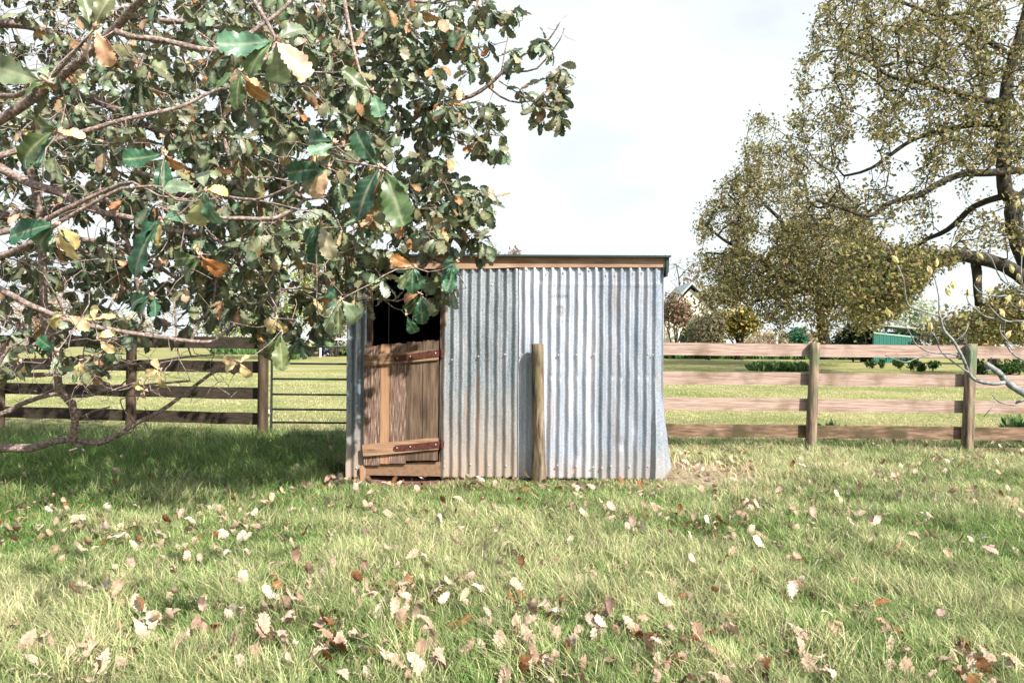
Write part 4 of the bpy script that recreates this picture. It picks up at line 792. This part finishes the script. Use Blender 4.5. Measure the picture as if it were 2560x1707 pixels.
far_tree(1695, 105, 'thin bare tree rising beside the shed roof over the cottage', 'tree', [([(1699,880),(1700,780),(1699,720),(1696,690),(1690,660)], 2.5, 1), ([(1698,695),(1720,670),(1745,655)], 1.2, .6)],
  [([(1665,690),(1668,655),(1700,640),(1750,640),(1765,655),(1730,700),(1690,720)], 1)], 90, .2, 0, .1, BR, (102, 108), 1.0, .016, name='bare_tree')
far_tree(960, 110, 'pale leafless tree showing above the left half of the shed roof', 'tree', [([(980,880),(985,780),(990,700),(1000,640)], 4, 2)],
  [([(880,650),(890,600),(960,560),(1060,550),(1160,580),(1250,615),(1250,650)], 1)], 420, .3, 0, .1, BR, (104, 118), .9, .012, name='bare_tree', bark=BARKF)
far_tree(420, 95, 'pale leafless tree filling the gap behind the yellow green tree', 'tree', [([(440,890),(440,820),(436,760),(430,700)], 3, 2)],
  [([(330,860),(340,740),(430,680),(540,700),(570,800),(560,860)], 1)], 300, .3, 0, .1, BR, (90, 104), .9, .012, name='bare_tree', bark=BARKF)

def bush(name, px, py_base, w_px, h_px, Y, label, cat, palette, n, size, group=None, stems=5, lift=.0, bark=BARKD, lumps=7, stem_r=.004):
    c0 = P(px, py_base, Y); gx, gz0 = c0[0], 0.0; k = Y/FPX; W = w_px*k/2; H = h_px*k
    z0 = max(0, c0[2]) if lift == 0 else 0
    t_ = thing(name, (gx, Y, 0), label, cat, group); Lp = []
    topz = c0[2]+H; botz = topz-H
    if lift: botz = c0[2]+lift*H
    for _ in range(lumps):
        Lp.append(((RNG.uniform(-.6, .6)*W, RNG.uniform(-.6, .6)*W, RNG.uniform(.3, .72)), RNG.uniform(.35, .6)))
    pts = []
    for (c_, r_) in Lp:
        m_ = n//lumps; d = norm(RNG.normal(size=(m_, 3)))*(RNG.random((m_, 1))**.45)
        pts.append(np.stack([c_[0]+d[:, 0]*r_*W, c_[1]+d[:, 1]*r_*W, botz+(c_[2]+d[:, 2]*r_*.75)*(topz-botz)], 1))
    pts = np.concatenate(pts); pts[:, 2] = np.clip(pts[:, 2], .02, None); pts += np.array((gx, Y, 0))
    pts += RNG.normal(size=pts.shape)*size*.4
    c_, _ = pal(len(pts), palette)
    place_leaves('crown', LEAFS, t_, pts, norm(RNG.normal(size=pts.shape)+np.array((0, 0, .4))), norm(RNG.normal(size=pts.shape)+np.array((0, -.2, .6))), RNG.uniform(size*.6, size*1.3, len(pts)), c_, QT, 0, smooth=False)
    if stems:
        m = MB()
        for _ in range(stems):
            a = np.array((gx+RNG.normal()*W*.08, Y+RNG.normal()*W*.08, -.05)); e_ = pts[RNG.integers(len(pts))]; mid = a*.5+e_*.5; mid[:2] = a[:2]*.7+e_[:2]*.3
            m.tube(smooth_path([a, mid, e_], [1, 1, 1], H*.12)[0], np.linspace(stem_r*H*4, stem_r*H, len(smooth_path([a, mid, e_], [1, 1, 1], H*.12)[0])), 5)
        m.build('stems', bark, t_, smooth=True)
    return t_
GD = [(.5, (.05,.11,.035)), (.3, (.08,.16,.05)), (.2, (.13,.2,.06))]; TEAL = [(.6, (.03,.14,.08)), (.4, (.05,.19,.11))]
ORG = [(.5, (.42,.32,.10)), (.3, (.28,.26,.08)), (.2, (.15,.17,.05))]; GRY = [(.5, (.20,.18,.11)), (.3, (.27,.23,.16)), (.2, (.12,.13,.07))]; RED = [(.6, (.20,.10,.07)), (.4, (.30,.17,.12))]
bush('shrub', 1850, 880, 120, 115, 72, 'orange and green domed shrub with dark forked stems left of the thick trunk', 'shrub', ORG, 2600, .30, stems=10, lift=.32, stem_r=.008)
bush('shrub', 1772, 880, 95, 110, 70, 'grey green twiggy shrub between the cottage and the orange shrub', 'shrub', GRY, 2400, .26, stems=8)
bush('shrub', 1728, 872, 60, 70, 78, 'dark brown green shrub growing against the cottage posts', 'shrub', GRY+GD, 1200, .28, stems=5)
bush('small_tree', 1688, 872, 90, 150, 82, 'dark red leaved small tree beside the right wall of the shed', 'tree', RED+GRY, 2000, .26, stems=6, lift=.25, stem_r=.004, lumps=10)
bush('shrub', 1935, 884, 250, 62, 96, 'long pale pinkish thicket far behind the thick trunk and orange shrub', 'shrub', [(.5, (.42,.33,.26)), (.5, (.26,.25,.13))], 2600, .34, stems=3, lumps=12)
bush('shrub', 2380, 884, 200, 90, 92, 'grey green thicket behind the gap right of the green shelter', 'shrub', GRY+GD, 2600, .34, stems=3, lumps=12)
bush('shrub', 1775, 884, 90, 50, 86, 'dark green bush at the foot of the cottage wall', 'shrub', GD+GRY, 1200, .28, stems=3, lumps=8)
bush('shrub', 1800, 800, 150, 90, 88, 'olive brown treetop in front of the cottage roof', 'tree', GRY+OLV, 2000, .32, stems=3, lift=.1, stem_r=.003)
bush('conifer', 1990, 872, 60, 50, 68, 'bright teal green low bush beside the thick trunk', 'shrub', TEAL, 900, .26, stems=4)
bush('shrub', 2290, 866, 130, 140, 80, 'pale blossoming tree above the green shelter', 'tree', [(.5, (.55,.60,.50)), (.3, (.32,.38,.22)), (.2, (.7,.72,.66))], 1500, .30, stems=5, lift=.2)
bush('shrub', 2135, 884, 100, 75, 66, 'very dark evergreen thicket left of the green shelter', 'shrub', [(1, (.02,.035,.02))], 2200, .3, stems=3)
bush('shrub', 2240, 880, 140, 60, 74, 'dark evergreen thicket behind the green shelter', 'shrub', [(1, (.03,.05,.03))], 1500, .3, stems=3)
bush('shrub', 2440, 905, 240, 130, 62, 'brown leaved thicket behind the second fence post', 'shrub', GRY+OLV, 3600, .28, stems=9)
bush('shrub', 2600, 905, 180, 150, 58, 'brown thicket at the right edge behind the bare twigs', 'shrub', GRY+OLV, 2600, .28, stems=6)
bush('shrub', 2432, 862, 60, 70, 40, 'small pale lilac blossoming shrub above the second fence post', 'shrub', [(.7, (.60,.60,.70)), (.3, (.45,.46,.52))], 420, .09, stems=6)
bush('shrub', 100, 892, 230, 170, 84, 'tawny leafless looking shrub behind the left end of the fence', 'shrub', [(.6, (.46,.34,.22)), (.4, (.40,.30,.24))], 2800, .26, stems=8)
bush('shrub', 300, 892, 200, 110, 88, 'low tawny shrub behind the middle of the left fence', 'shrub', [(.6, (.42,.36,.2)), (.4, (.24,.28,.1))], 1800, .28, stems=6)
bush('shrub', 845, 888, 110, 200, 70, 'dusty pink brown shrub beside the left wall of the shed', 'shrub', [(.6, (.45,.36,.27)), (.4, (.36,.33,.2))], 2400, .26, stems=6)
bush('distant_tree', 1237, 862, 62, 240, 210, 'small far brown treetop left of its twin above the shed roof', 'tree', [(1, (.30,.24,.22))], 2600, .9, stems=4, lift=.25)
bush('distant_tree', 1295, 862, 84, 240, 215, 'wider far brown treetop above the middle of the shed roof', 'tree', [(1, (.30,.24,.22))], 3200, .9, stems=4, lift=.25)
for px, h_, lab in ((985, 90, 'dusty shrub far behind the left part of the shed'), (1130, 120, 'tall brown shrub far behind the middle of the shed'), (1330, 100, 'grey green shrub far behind the lone post'), (1520, 130, 'olive shrub far behind the right part of the shed')):
    bush('shrub', px, 886, 190, h_, 90, lab, 'shrub', GRY+OLV, 1800, .34, stems=4, lumps=9)
bush('distant_tree', 1738, 870, 100, 200, 125, 'tall grey brown treetop behind the cottage roof', 'tree', [(.6, (.30,.23,.19)), (.4, (.22,.22,.16))], 1500, .5, stems=2)
for k, (px, py, w_, h_, lab) in enumerate([(2177,919,22,20,'leftmost small round green shrub of the lawn row'),(2208,919,24,19,'second small round green shrub of the lawn row'),(2251,923,30,26,'largest dark round shrub of the lawn row'),
      (2284,924,26,23,'dark round shrub right of the largest one in the lawn row'),(2304,926,18,14,'smallest green shrub of the lawn row'),(2332,925,24,20,'rightmost small round green shrub of the lawn row')]):
    yy = 2600/(py-865)*.98; bush('shrub', px, py, w_, h_, yy, lab, 'shrub', GD, 260, .13, 'small round shrubs on the far lawn', stems=3, lumps=4)
bush('shrub', 2535, 938, 130, 36, 38, 'low spreading dark shrub at the right edge of the lawn', 'shrub', GD, 1000, .13, stems=3, lumps=9)
bush('shrub', 2452, 936, 50, 22, 38, 'low dark shrub just right of the second fence post', 'shrub', GD, 400, .13, stems=3)

def tuft_bed(name, px0, px1, py, h_px, Y, label, cat, n, palette, depth=.8, lean=.25, wd=.012):
    k = Y/FPX; x0, x1 = P(px0, py, Y)[0], P(px1, py, Y)[0]; cx = (x0+x1)/2; t_ = thing(name, (cx, Y, 0), label, cat)
    x = RNG.uniform(x0, x1, n); y = Y+RNG.uniform(-depth, depth, n); H = h_px*k*RNG.uniform(.5, 1.1, n); c_, _ = pal(n, palette)
    d = norm(np.stack([RNG.normal(size=n)*lean, RNG.normal(size=n)*lean, np.ones(n)], 1)); nn = norm(RNG.normal(size=(n, 3))*np.array((1, 1, .1))+np.array((0, -1, 0)))
    tm = leaf_tmpl(4, .5, .15, .7, 0, 1, 'x'); V = tm[0].copy(); V[:, 0] *= wd/.5*10
    place_leaves('leaves', LEAFS, t_, np.stack([x, y, np.zeros(n)], 1), d, nn, H, c_, [(V, tm[1], tm[2])], 0)
    return t_
IR = [(.5, (.07,.17,.05)), (.3, (.13,.24,.08)), (.2, (.2,.28,.12))]
tuft_bed('strap_leaf_clump', 1885, 2015, 928, 25, 41, 'long clump of dark strap leaves on the lawn behind the top rail', 'plant', 700, IR, .7, .45, .02)
tuft_bed('iris_clump', 676, 725, 900, 20, 57, 'spiky green leaves around the foot of the yellow green tree', 'plant', 200, IR, .4, .3, .02)
tuft_bed('iris_clump', 728, 745, 897, 26, 57, 'fan shaped spiky clump right of the pale trunk', 'plant', 110, IR, .25, .35, .02)
tuft_bed('strap_leaf_clump', 2065, 2090, 1112, 60, 10.8, 'small green daffodil leaves behind the first sunlit fence post', 'plant', 40, IR, .06, .2, .014)
tuft_bed('strap_leaf_clump', 2515, 2548, 1120, 78, 10.9, 'tall green daffodil leaves low behind the fence at the right edge', 'plant', 46, IR, .08, .25, .012)
tuft_bed('border_plants', 530, 672, 885, 22, 78, 'strip of green spiky border plants left of the gate', 'plants', 900, IR, .8, .25, .02)
tuft_bed('border_plants', 785, 1000, 889, 32, 74, 'strip of green border plants seen through the gate', 'plants', 1100, IR, .8, .3, .025)
h = tuft_bed('hedge_border', 1655, 2200, 896, 24, 76, 'long low strip of green border plants below the cottage', 'plants', 3800, IR, 1.2, .35, .028)

# ================================================================ cottage and shelter
CREAM = ramp_mat('cream_weatherboard', [(.62,.56,.46), (.70,.65,.55)], scale=2, rough=.8, bump=0); SLATE = ramp_mat('grey_roof', [(.28,.33,.34), (.40,.46,.48)], scale=3, rough=.7, bump=0)
YC = 92; ct = thing('cottage', (P(1726, 880, YC)[0], YC+4, 0), 'cream weatherboard cottage gable behind the trees right of the shed', 'house')
def W(px, py, Y): q = P(px, py, Y); return (q[0], q[2])
gp = [(P(1650, 800, YC)[0], -.05), (P(1815, 800, YC)[0], -.05), W(1815, 806, YC), W(1727, 722, YC), W(1655, 800, YC)]
m = MB(); m.slab(gp, YC, YC+8); m.build('wall', CREAM, ct)
m = MB()
for (a, bb) in ((W(1640, 806, YC), W(1728, 711, YC)), (W(1728, 711, YC), W(1828, 808, YC))):
    m.slab([(a[0], a[1]), (bb[0], bb[1]), (bb[0], bb[1]+.3), (a[0], a[1]+.3)], YC-.5, YC+8.5)
m.build('roof', SLATE, ct)
m = MB(); a = W(1662, 775, YC); m.slab([W(1640, 792, YC-3), W(1662, 792, YC-3), W(1662, 788, YC-3), W(1640, 788, YC-3)], YC-3, YC); m.build('veranda_roof', SLATE, ct)
m = MB()
for z in np.arange(.3, 3.4, .28): m.box(gp[0][0]+.1, gp[1][0]-.1, YC-.025, YC+.0-.001, z, z+.03)
m.build('weatherboards', CREAM, ct)
WIN = plain('dark_window_glass', (.05,.06,.07), .15); WHT = plain('white_paint', (.75,.76,.72), .6)
for px in (1712, 1770):
    q = P(px, 840, YC); m = MB(); m.box(q[0]-.7, q[0]+.7, YC-.06, YC-.03, 1.1, 2.6); wn = m.build('window', WHT, ct); m = MB(); m.box(q[0]-.58, q[0]+.58, YC-.09, YC-.0605, 1.22, 2.48); m.build('pane', WIN, wn)
for px, pt_, yy, wd in ((1672, 795, 84, 4.4), (1697, 788, 86, 5), (1662, 800, 84, 3), (1846, 835, 80, 3.2), (1942, 838, 78, 5)):
    q = P(px, pt_, yy); m = MB(); hw = wd*yy/FPX/2; m.tube([(q[0], yy, 0), (q[0], yy, q[2]*.6), (q[0], yy, q[2])], hw, 10); m.tube([(q[0], yy, q[2]), (q[0], yy, q[2]+.12)], hw*1.25, 10)
    tag(m.build('garden_post', WHT, None), {1672: 'pale square pergola post nearest the shed at right', 1697: 'tall pale pergola post in front of the cottage wall', 1662: 'slender white post tight beside the shed edge', 1846: 'pale post under the orange shrub', 1942: 'white post between the orange shrub and the thick trunk'}[px], 'post')
m = MB(); q0, q1 = P(1720, 840, 82), P(1756, 840, 82); m.box(q0[0], q1[0], 82, 82.3, 0, 1.75); m.box(q0[0]-.05, q1[0]+.05, 81.95, 82.35, 1.752, 1.85); tag(m.build('garden_wall', plain('pink_render', (.55,.42,.36), .85), None), 'low pinkish rendered wall in front of the cottage', 'wall')
GRN_ = ramp_mat('green_boards', [(.02,.12,.10), (.04,.20,.16)], scale=6, stretch=(6,6,1), rough=.7, bump=.1)
YS = 64; sh = thing('green_shelter', (P(2238, 905, YS)[0], YS, 0), 'small green boarded shelter with an open upper side and lean roof', 'shelter')
x0, x1 = P(2185, 860, YS)[0], P(2286, 860, YS)[0]; n_ = 22; m = MB()
for k in range(n_):
    xa = x0+(x1-x0)*k/n_; xb = x0+(x1-x0)*(k+1)/n_-.025; ta = P(2185+101*k/n_, 833+10*k/n_, YS)[2]; m.slab([(xa, 0), (xb, 0), (xb, ta), (xa, ta)], YS-.02-(k % 2)*.012, YS+.02)
m.build('wall', GRN_, sh)
m = MB(); a, bb = P(2184, 833, YS), P(2287, 844, YS); m.slab([(a[0], a[2]-.02), (bb[0], bb[2]-.02), (bb[0], bb[2]+.1), (a[0], a[2]+.1)], YS-.06, YS-.035); m.build('ledge', plain('faded_green_rail', (.30,.42,.38), .7), sh)
for px in (2186, 2216, 2248, 2284):
    tp = 818+(px-2186)*.08; q = P(px, tp, YS); m = MB(); m.box(q[0]-.08, q[0]+.08, YS+.025, YS+.16, 0, q[2]); m.build('post', GRN_, sh)
m = MB(); a, bb = P(2180, 813, YS), P(2292, 823, YS); m.slab([(a[0], a[2]), (bb[0], bb[2]), (bb[0], bb[2]+.12), (a[0], a[2]+.12)], YS-.3, YS+3); m.build('roof', plain('grey_lid', (.35,.38,.36), .7), sh)
m = MB(); m.box(x0+.1, x1-.1, YS+2.7, YS+2.8, 0, 2.5); m.build('back_wall', plain('shade_boards', (.05,.05,.04), .9), sh)
YT = 50; tb = thing('garden_bench', (P(2510, 880, YT)[0], YT, 0), 'low grey slab topped bench behind the fence at the far right', 'bench')
a, bb = P(2477, 862, YT), P(2600, 866, YT); m = MB(); m.box(a[0], bb[0], YT-.4, YT+.4, a[2]-.07, a[2]+.04); m.build('seat', plain('pale_stone', (.5,.5,.48), .7), tb)
for x in (a[0]+.2, (a[0]+bb[0])/2, bb[0]-.3): m = MB(); m.box(x, x+.12, YT-.3, YT+.3, 0, a[2]-.072); m.build('leg', plain('dark_timber_leg', (.06,.05,.04), .8), tb)
# beyond the gate: white rail, brick wall, white pillar, blue barrel, stones
YW = 66; k = YW/FPX
wf = thing('white_fence', (P(760, 900, YW)[0], YW, 0), 'pale single rail fence seen far beyond the gate', 'fence')
m = MB(); a, bb = P(640, 846, YW), P(960, 846, YW); m.box(a[0], bb[0], YW-.03, YW+.03, a[2]-.08, a[2]+.08); m.build('rail', WHT, wf)
for px in (655, 728, 801, 874, 947): q = P(px, 846, YW); m = MB(); m.box(q[0]-.06, q[0]+.06, YW+.032, YW+.14, 0, q[2]+.02); m.build('post', WHT, wf)
BRK = ramp_mat('orange_brick', [(.32,.13,.07), (.45,.22,.13)], scale=9, rough=.9, bump=.1)
m = MB(); q0, q1 = P(674, 855, 76), P(694, 855, 76)
for r_ in range(16):
    for c_ in range(3): xw = (q1[0]-q0[0])/3; m.box(q0[0]+c_*xw+.012, q0[0]+(c_+1)*xw-.012, 76+.01*(r_ % 2), 76.3, r_*.09+.005, r_*.09+.085)
m.box(q0[0], q1[0], 76.02, 76.28, 0, 1.45); tag(m.build('brick_wall', BRK, None), 'short orange brick wall beyond the gate post', 'wall')
q = P(722, 822, 74); m = MB(); m.box(q[0]-.16, q[0]+.16, 74, 74.32, 0, q[2]-.1); m.box(q[0]-.2, q[0]+.2, 73.96, 74.36, q[2]-.098, q[2]); tag(m.build('gate_pillar', WHT, None), 'tall white pillar beyond the gate right of the brick wall', 'pillar')
q = P(818, 834, 72); m = MB(); rr = 10*72/FPX
m.tube([(q[0], 72, .0), (q[0], 72, .05), (q[0], 72, .5), (q[0], 72, .55), (q[0], 72, 1.1), (q[0], 72, 1.15), (q[0], 72, 1.75), (q[0], 72, q[2]-.1), (q[0], 72, q[2])], [rr*.9, rr, rr, rr*1.05, rr, rr*1.05, rr, rr*.9, rr*.5], 18)
tag(m.build('blue_barrel', plain('blue_plastic', (.03,.07,.42), .45), None, smooth=True), 'tall blue barrel standing beyond the gate', 'barrel')
for k2, (px, w_, lab) in enumerate(((742, 26, 'grey boulder right of the white pillar'), (762, 20, 'smaller rounded boulder beside the grey one'), (800, 16, 'little pale boulder left of the blue barrel'), (832, 18, 'pale stone right of the blue barrel'))):
    q = P(px, 862, 73); g = np.random.default_rng(k2); rr = w_*73/FPX/2; V = []; 
    for i in range(9):
        th = PI*i/8
        for j in range(12): a_ = 2*PI*j/12; f_ = 1+g.normal()*.09; V.append((q[0]+rr*math.sin(th)*math.cos(a_)*f_, 73+rr*math.sin(th)*math.sin(a_)*f_, .55+rr*.9*math.cos(th)*f_))
    m = MB(); m.add(V, [(i*12+j, (i+1)*12+j, (i+1)*12+(j+1) % 12, i*12+(j+1) % 12) for i in range(8) for j in range(12)]); m.box(q[0]-rr*.7, q[0]+rr*.7, 72.8, 73.2, 0, .5)
    tag(m.build('boulder', plain('stone_grey', (.42,.38,.38), .85) if 'stone_grey' not in bpy.data.materials else bpy.data.materials['stone_grey'], None), lab, 'boulder')

# ================================================================ grass, daisies, fallen leaves
def grass(name, n, y0, y1, hmin, hmax, wmin, wmax, segs, dryer=0, pw=1.6):
    u = RNG.random(n*2); y = y0*(y1/y0)**(u**1.0) if pw == 1 else (y0**(2-pw)+(y1**(2-pw)-y0**(2-pw))*u)**(1/(2-pw)); x = RNG.uniform(-1, 1, n*2)*(.68*y+1.4)
    p2 = np.stack([x, y], 1)
    # clumps: gather blades towards tuft centres
    cl_ = np.stack([fbm(p2*1.0+11, .09), fbm(p2+77, .09)], 1)*.035; x, y = x+cl_[:, 0], y+cl_[:, 1]; p2 = np.stack([x, y], 1)
    dens = np.ones(len(x)); soil = (((x+1.02)/.56)**2+((y-7.66)/.33)**2); dens *= np.clip((soil-.75)*2.2, .02, 1)
    dry = (((x-1.95)/.62)**2+((y-8.05)/.75)**2); dens *= np.clip((dry-.5)*1.2, .12, 1)
    inside = (x > sx_(869)-.0) & (x < sx_(1655)+.0) & (y > YF-.0) & (y < YB+.02); dens[inside] = 0
    thin = fbm(p2+5, .35); dens *= np.clip(.85+thin*.8, .15, 1)
    k = RNG.random(len(x)) < dens; x, y = x[k][:n], y[k][:n]; n = len(x); p2 = p2[k][:n]
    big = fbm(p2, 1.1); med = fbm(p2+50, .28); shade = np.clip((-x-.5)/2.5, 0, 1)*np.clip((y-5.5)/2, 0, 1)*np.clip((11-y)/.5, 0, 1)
    base_ = np.exp(-((y-YF+.06)/.16)**2)*(x > -1.7)*(x < 1.65)*(np.abs(x+1.0) > .5)
    H = RNG.uniform(hmin, hmax, n)*(1+.35*med+.2*big)*(1+.9*shade)*(1-.5*base_)*(1-.5*np.exp(-((y-7.35)/.4)**2)*(x > -1.75)*(x < 1.9)); H = np.clip(H, .015, .3)
    wd = RNG.uniform(wmin, wmax, n)*(.7+.3*y/4)
    az = RNG.random(n)*2*PI; ln = RNG.uniform(.2, 1.5, n)*(.75+.5*(RNG.random(n) < .2)); bx = np.cos(az)*ln-.12+.25*fbm(p2+9, .5); by = np.sin(az)*ln+.05
    fa = RNG.random(n)*PI; sxv, syv = np.cos(fa)*wd/2, np.sin(fa)*wd/2; z0 = gz(x, y)-.004
    rows = []
    for s_ in range(segs+1):
        t_ = s_/segs; bend = t_**1.7; px, py_, pz_ = x+bx*H*bend*.9, y+by*H*bend*.9, z0+H*(t_-np.clip(.30*ln, 0, .6)*t_**2.2); wk = (1-t_**1.6)
        if s_ < segs: rows += [np.stack([px-sxv*wk, py_-syv*wk, pz_], 1), np.stack([px+sxv*wk, py_+syv*wk, pz_], 1)]
        else: rows.append(np.stack([px, py_, pz_], 1))
    V = np.stack(rows, 1); m_ = V.shape[1]; q = []; sz = []
    for s_ in range(segs-1): q += [2*s_, 2*s_+1, 2*s_+3, 2*s_+2]; sz.append(4)
    q += [2*segs-2, 2*segs-1, 2*segs]; sz.append(3)
    loops = (np.array(q)[None]+(np.arange(n)*m_)[:, None]).reshape(-1)
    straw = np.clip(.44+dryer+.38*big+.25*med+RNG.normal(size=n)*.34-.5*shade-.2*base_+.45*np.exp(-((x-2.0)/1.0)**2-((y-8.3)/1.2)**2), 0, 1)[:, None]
    g1 = np.array((.175,.29,.068)); g2 = np.array((.075,.17,.042)); s1 = np.array((.52,.49,.29)); mixg = RNG.random((n, 1))
    c_ = (g1*mixg+g2*(1-mixg))*(1-straw)+s1*straw; c_ *= (1+RNG.normal(size=(n, 1))*.26).clip(.4, 1.7)
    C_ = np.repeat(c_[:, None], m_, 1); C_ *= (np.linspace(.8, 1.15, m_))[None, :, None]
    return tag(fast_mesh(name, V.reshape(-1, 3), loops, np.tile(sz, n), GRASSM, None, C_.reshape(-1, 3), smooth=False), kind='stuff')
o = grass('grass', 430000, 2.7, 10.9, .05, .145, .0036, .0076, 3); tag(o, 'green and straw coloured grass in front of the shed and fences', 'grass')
o = grass('lawn_grass', 245000, 10.9, 34, .015, .04, .0045, .008, 2, .22); tag(o, 'short pale lawn beyond the fences', 'grass')
n_ = 900; yy = RNG.uniform(11.2, 60, n_); xx = RNG.uniform(-.68, .68, n_)*yy; kk = fbm(np.stack([xx, yy], 1), 4) > -.1; xx, yy = xx[kk], yy[kk]; n_ = len(xx)
V = np.array([(math.cos(a), math.sin(a), 0) for a in np.arange(6)*PI/3]); r_ = (.010+.00022*yy)[:, None, None]
tag(fast_mesh('daisies', (np.stack([xx, yy, np.full(n_, .045)], 1)[:, None]+V[None]*r_).reshape(-1, 3), np.arange(n_*6), np.full(n_, 6), plain('daisy_white', (.8,.8,.76), .7), None), 'scattered tiny white daisies in the lawn beyond the fences', 'flowers', kind='stuff')

# fallen leaves
FT = [leaf_hi(.30, f_, c_, 60+i, 21, 2, .5) for i, (f_, c_) in enumerate(((.35, 1.2), (.1, 2.0), (-.3, 1.0), (.5, -1.4), (.2, 2.6)))]
def fallen_mesh(k, col):
    tv, tf, rib = FT[k % len(FT)]; g = np.random.default_rng(100+k); V = tv.copy(); V[:, 1] -= .45; V[:, 2] += g.normal(size=len(V))*.022+.05*np.sin(V[:, 1]*9+g.random()*6)*np.sin(V[:, 0]*11+g.random()*6); V[:, 0] *= g.uniform(.75, 1.1); V[:, 2] -= V[:, 2].min()
    me = bpy.data.meshes.new('fallen_leaf'); me.from_pydata(V.tolist(), [], tf.tolist()); me.materials.append(DRYM)
    c_ = np.repeat(np.array(col)[None], len(V), 0)*(1-.25*rib[:, None])*(1+g.normal(size=(len(V), 1))*.08); set_col(me, c_); me.polygons.foreach_set('use_smooth', [True]*len(tf)); me.update(); return me
cols = [((.45,.325,.25), 'pale pink'), ((.54,.42,.34), 'whitish pink'), ((.20,.09,.04), 'rust brown'), ((.34,.225,.165), 'tan'), ((.10,.055,.035), 'dark brown')]
fm = [[fallen_mesh(k+5*j, c_[0]) for k in range(5)] for j, c_ in enumerate(cols)]
sel = []; 
while len(sel) < 2700:
    y = 2.9*(10.6/2.9)**(RNG.random()**.8); x = RNG.uniform(-.68, .68)*y
    dn = .6-.27*np.clip(x/2.5, -1, 1)+.6*float(fbm(np.array([[x, y]]), .8)[0])
    if RNG.random() > dn: continue
    if sx_(860) < x < sx_(1665) and y > YF-.12: continue
    sel.append((x, y))
sel.sort(key=lambda q: q[1])
def region(x, y):
    if y > 7.6: return 'near the sunlit fence' if x > 1.5 else 'in the shade near the dark fence'
    row = 'in the nearest grass' if y < 3.7 else ('midway across the grass' if y < 5.3 else 'in the grass just before the shed')
    side = 'at left' if x < -.3*y else ('at right' if x > .3*y else 'at centre')
    return row+' '+side
for i, (x, y) in enumerate(sel[:300]):
    ci = int(RNG.choice(5, p=(.40, .23, .08, .25, .04))); o = bpy.data.objects.new('fallen_leaf', fm[ci][int(RNG.integers(5))]); COL.objects.link(o)
    s_ = RNG.uniform(.065, .13)*(1 if RNG.random() > .2 else .6); o.scale = (s_, s_, s_*RNG.uniform(.7, 1.2)); o.location = (x, y, float(gz(x, y))+RNG.uniform(.008, .048)); o.rotation_euler = (RNG.normal()*.28+.08, RNG.normal()*.28, RNG.random()*6.28)
    tag(o, '%s dried oak leaf lying %s' % (cols[ci][1], region(x, y)), 'leaf', 'fallen oak leaves on the grass')
rest = np.array(sel[300:]); n_ = len(rest); c_, _ = pal(n_, [(.4, cols[0][0]), (.3, cols[1][0]), (.14, cols[2][0]), (.2, cols[3][0])])
ps = np.stack([rest[:, 0], rest[:, 1], gz(rest[:, 0], rest[:, 1])+RNG.uniform(.035, .085, n_)], 1)
d = norm(np.stack([RNG.normal(size=n_), RNG.normal(size=n_), RNG.normal(size=n_)*.2], 1)); nn = norm(np.stack([RNG.normal(size=n_)*.4, RNG.normal(size=n_)*.4-.1, np.ones(n_)], 1))
tag(place_leaves('fallen_leaves', DRYM, None, ps, d, nn, RNG.uniform(.065, .12, n_), c_, FT, .1), 'smaller looking dried leaves scattered in the farther grass', 'leaves', kind='stuff')
def ground_pt(px, py, h_=.05):
    y = 2.0
    for _ in range(40):
        q = P(px, py, y); y += (q[2]-h_)*1.2
    return P(px, py, y)
p = [ground_pt(*q) for q in ((969,1254),(990,1266),(1010,1278),(1034,1295),(1078,1304),(1095,1318),(1109,1336))]
tag(MB().tube(*smooth_path(p, [.004, .004, .005, .006, .005, .004, .003], .03), 6, jit=.2).build('stick', ramp_mat('dead_twig', [(.3,.24,.2),(.6,.52,.46)], scale=30, bump=.3), None, smooth=True), 'thin crooked dead twig lying on the grass in front of the door', 'stick')
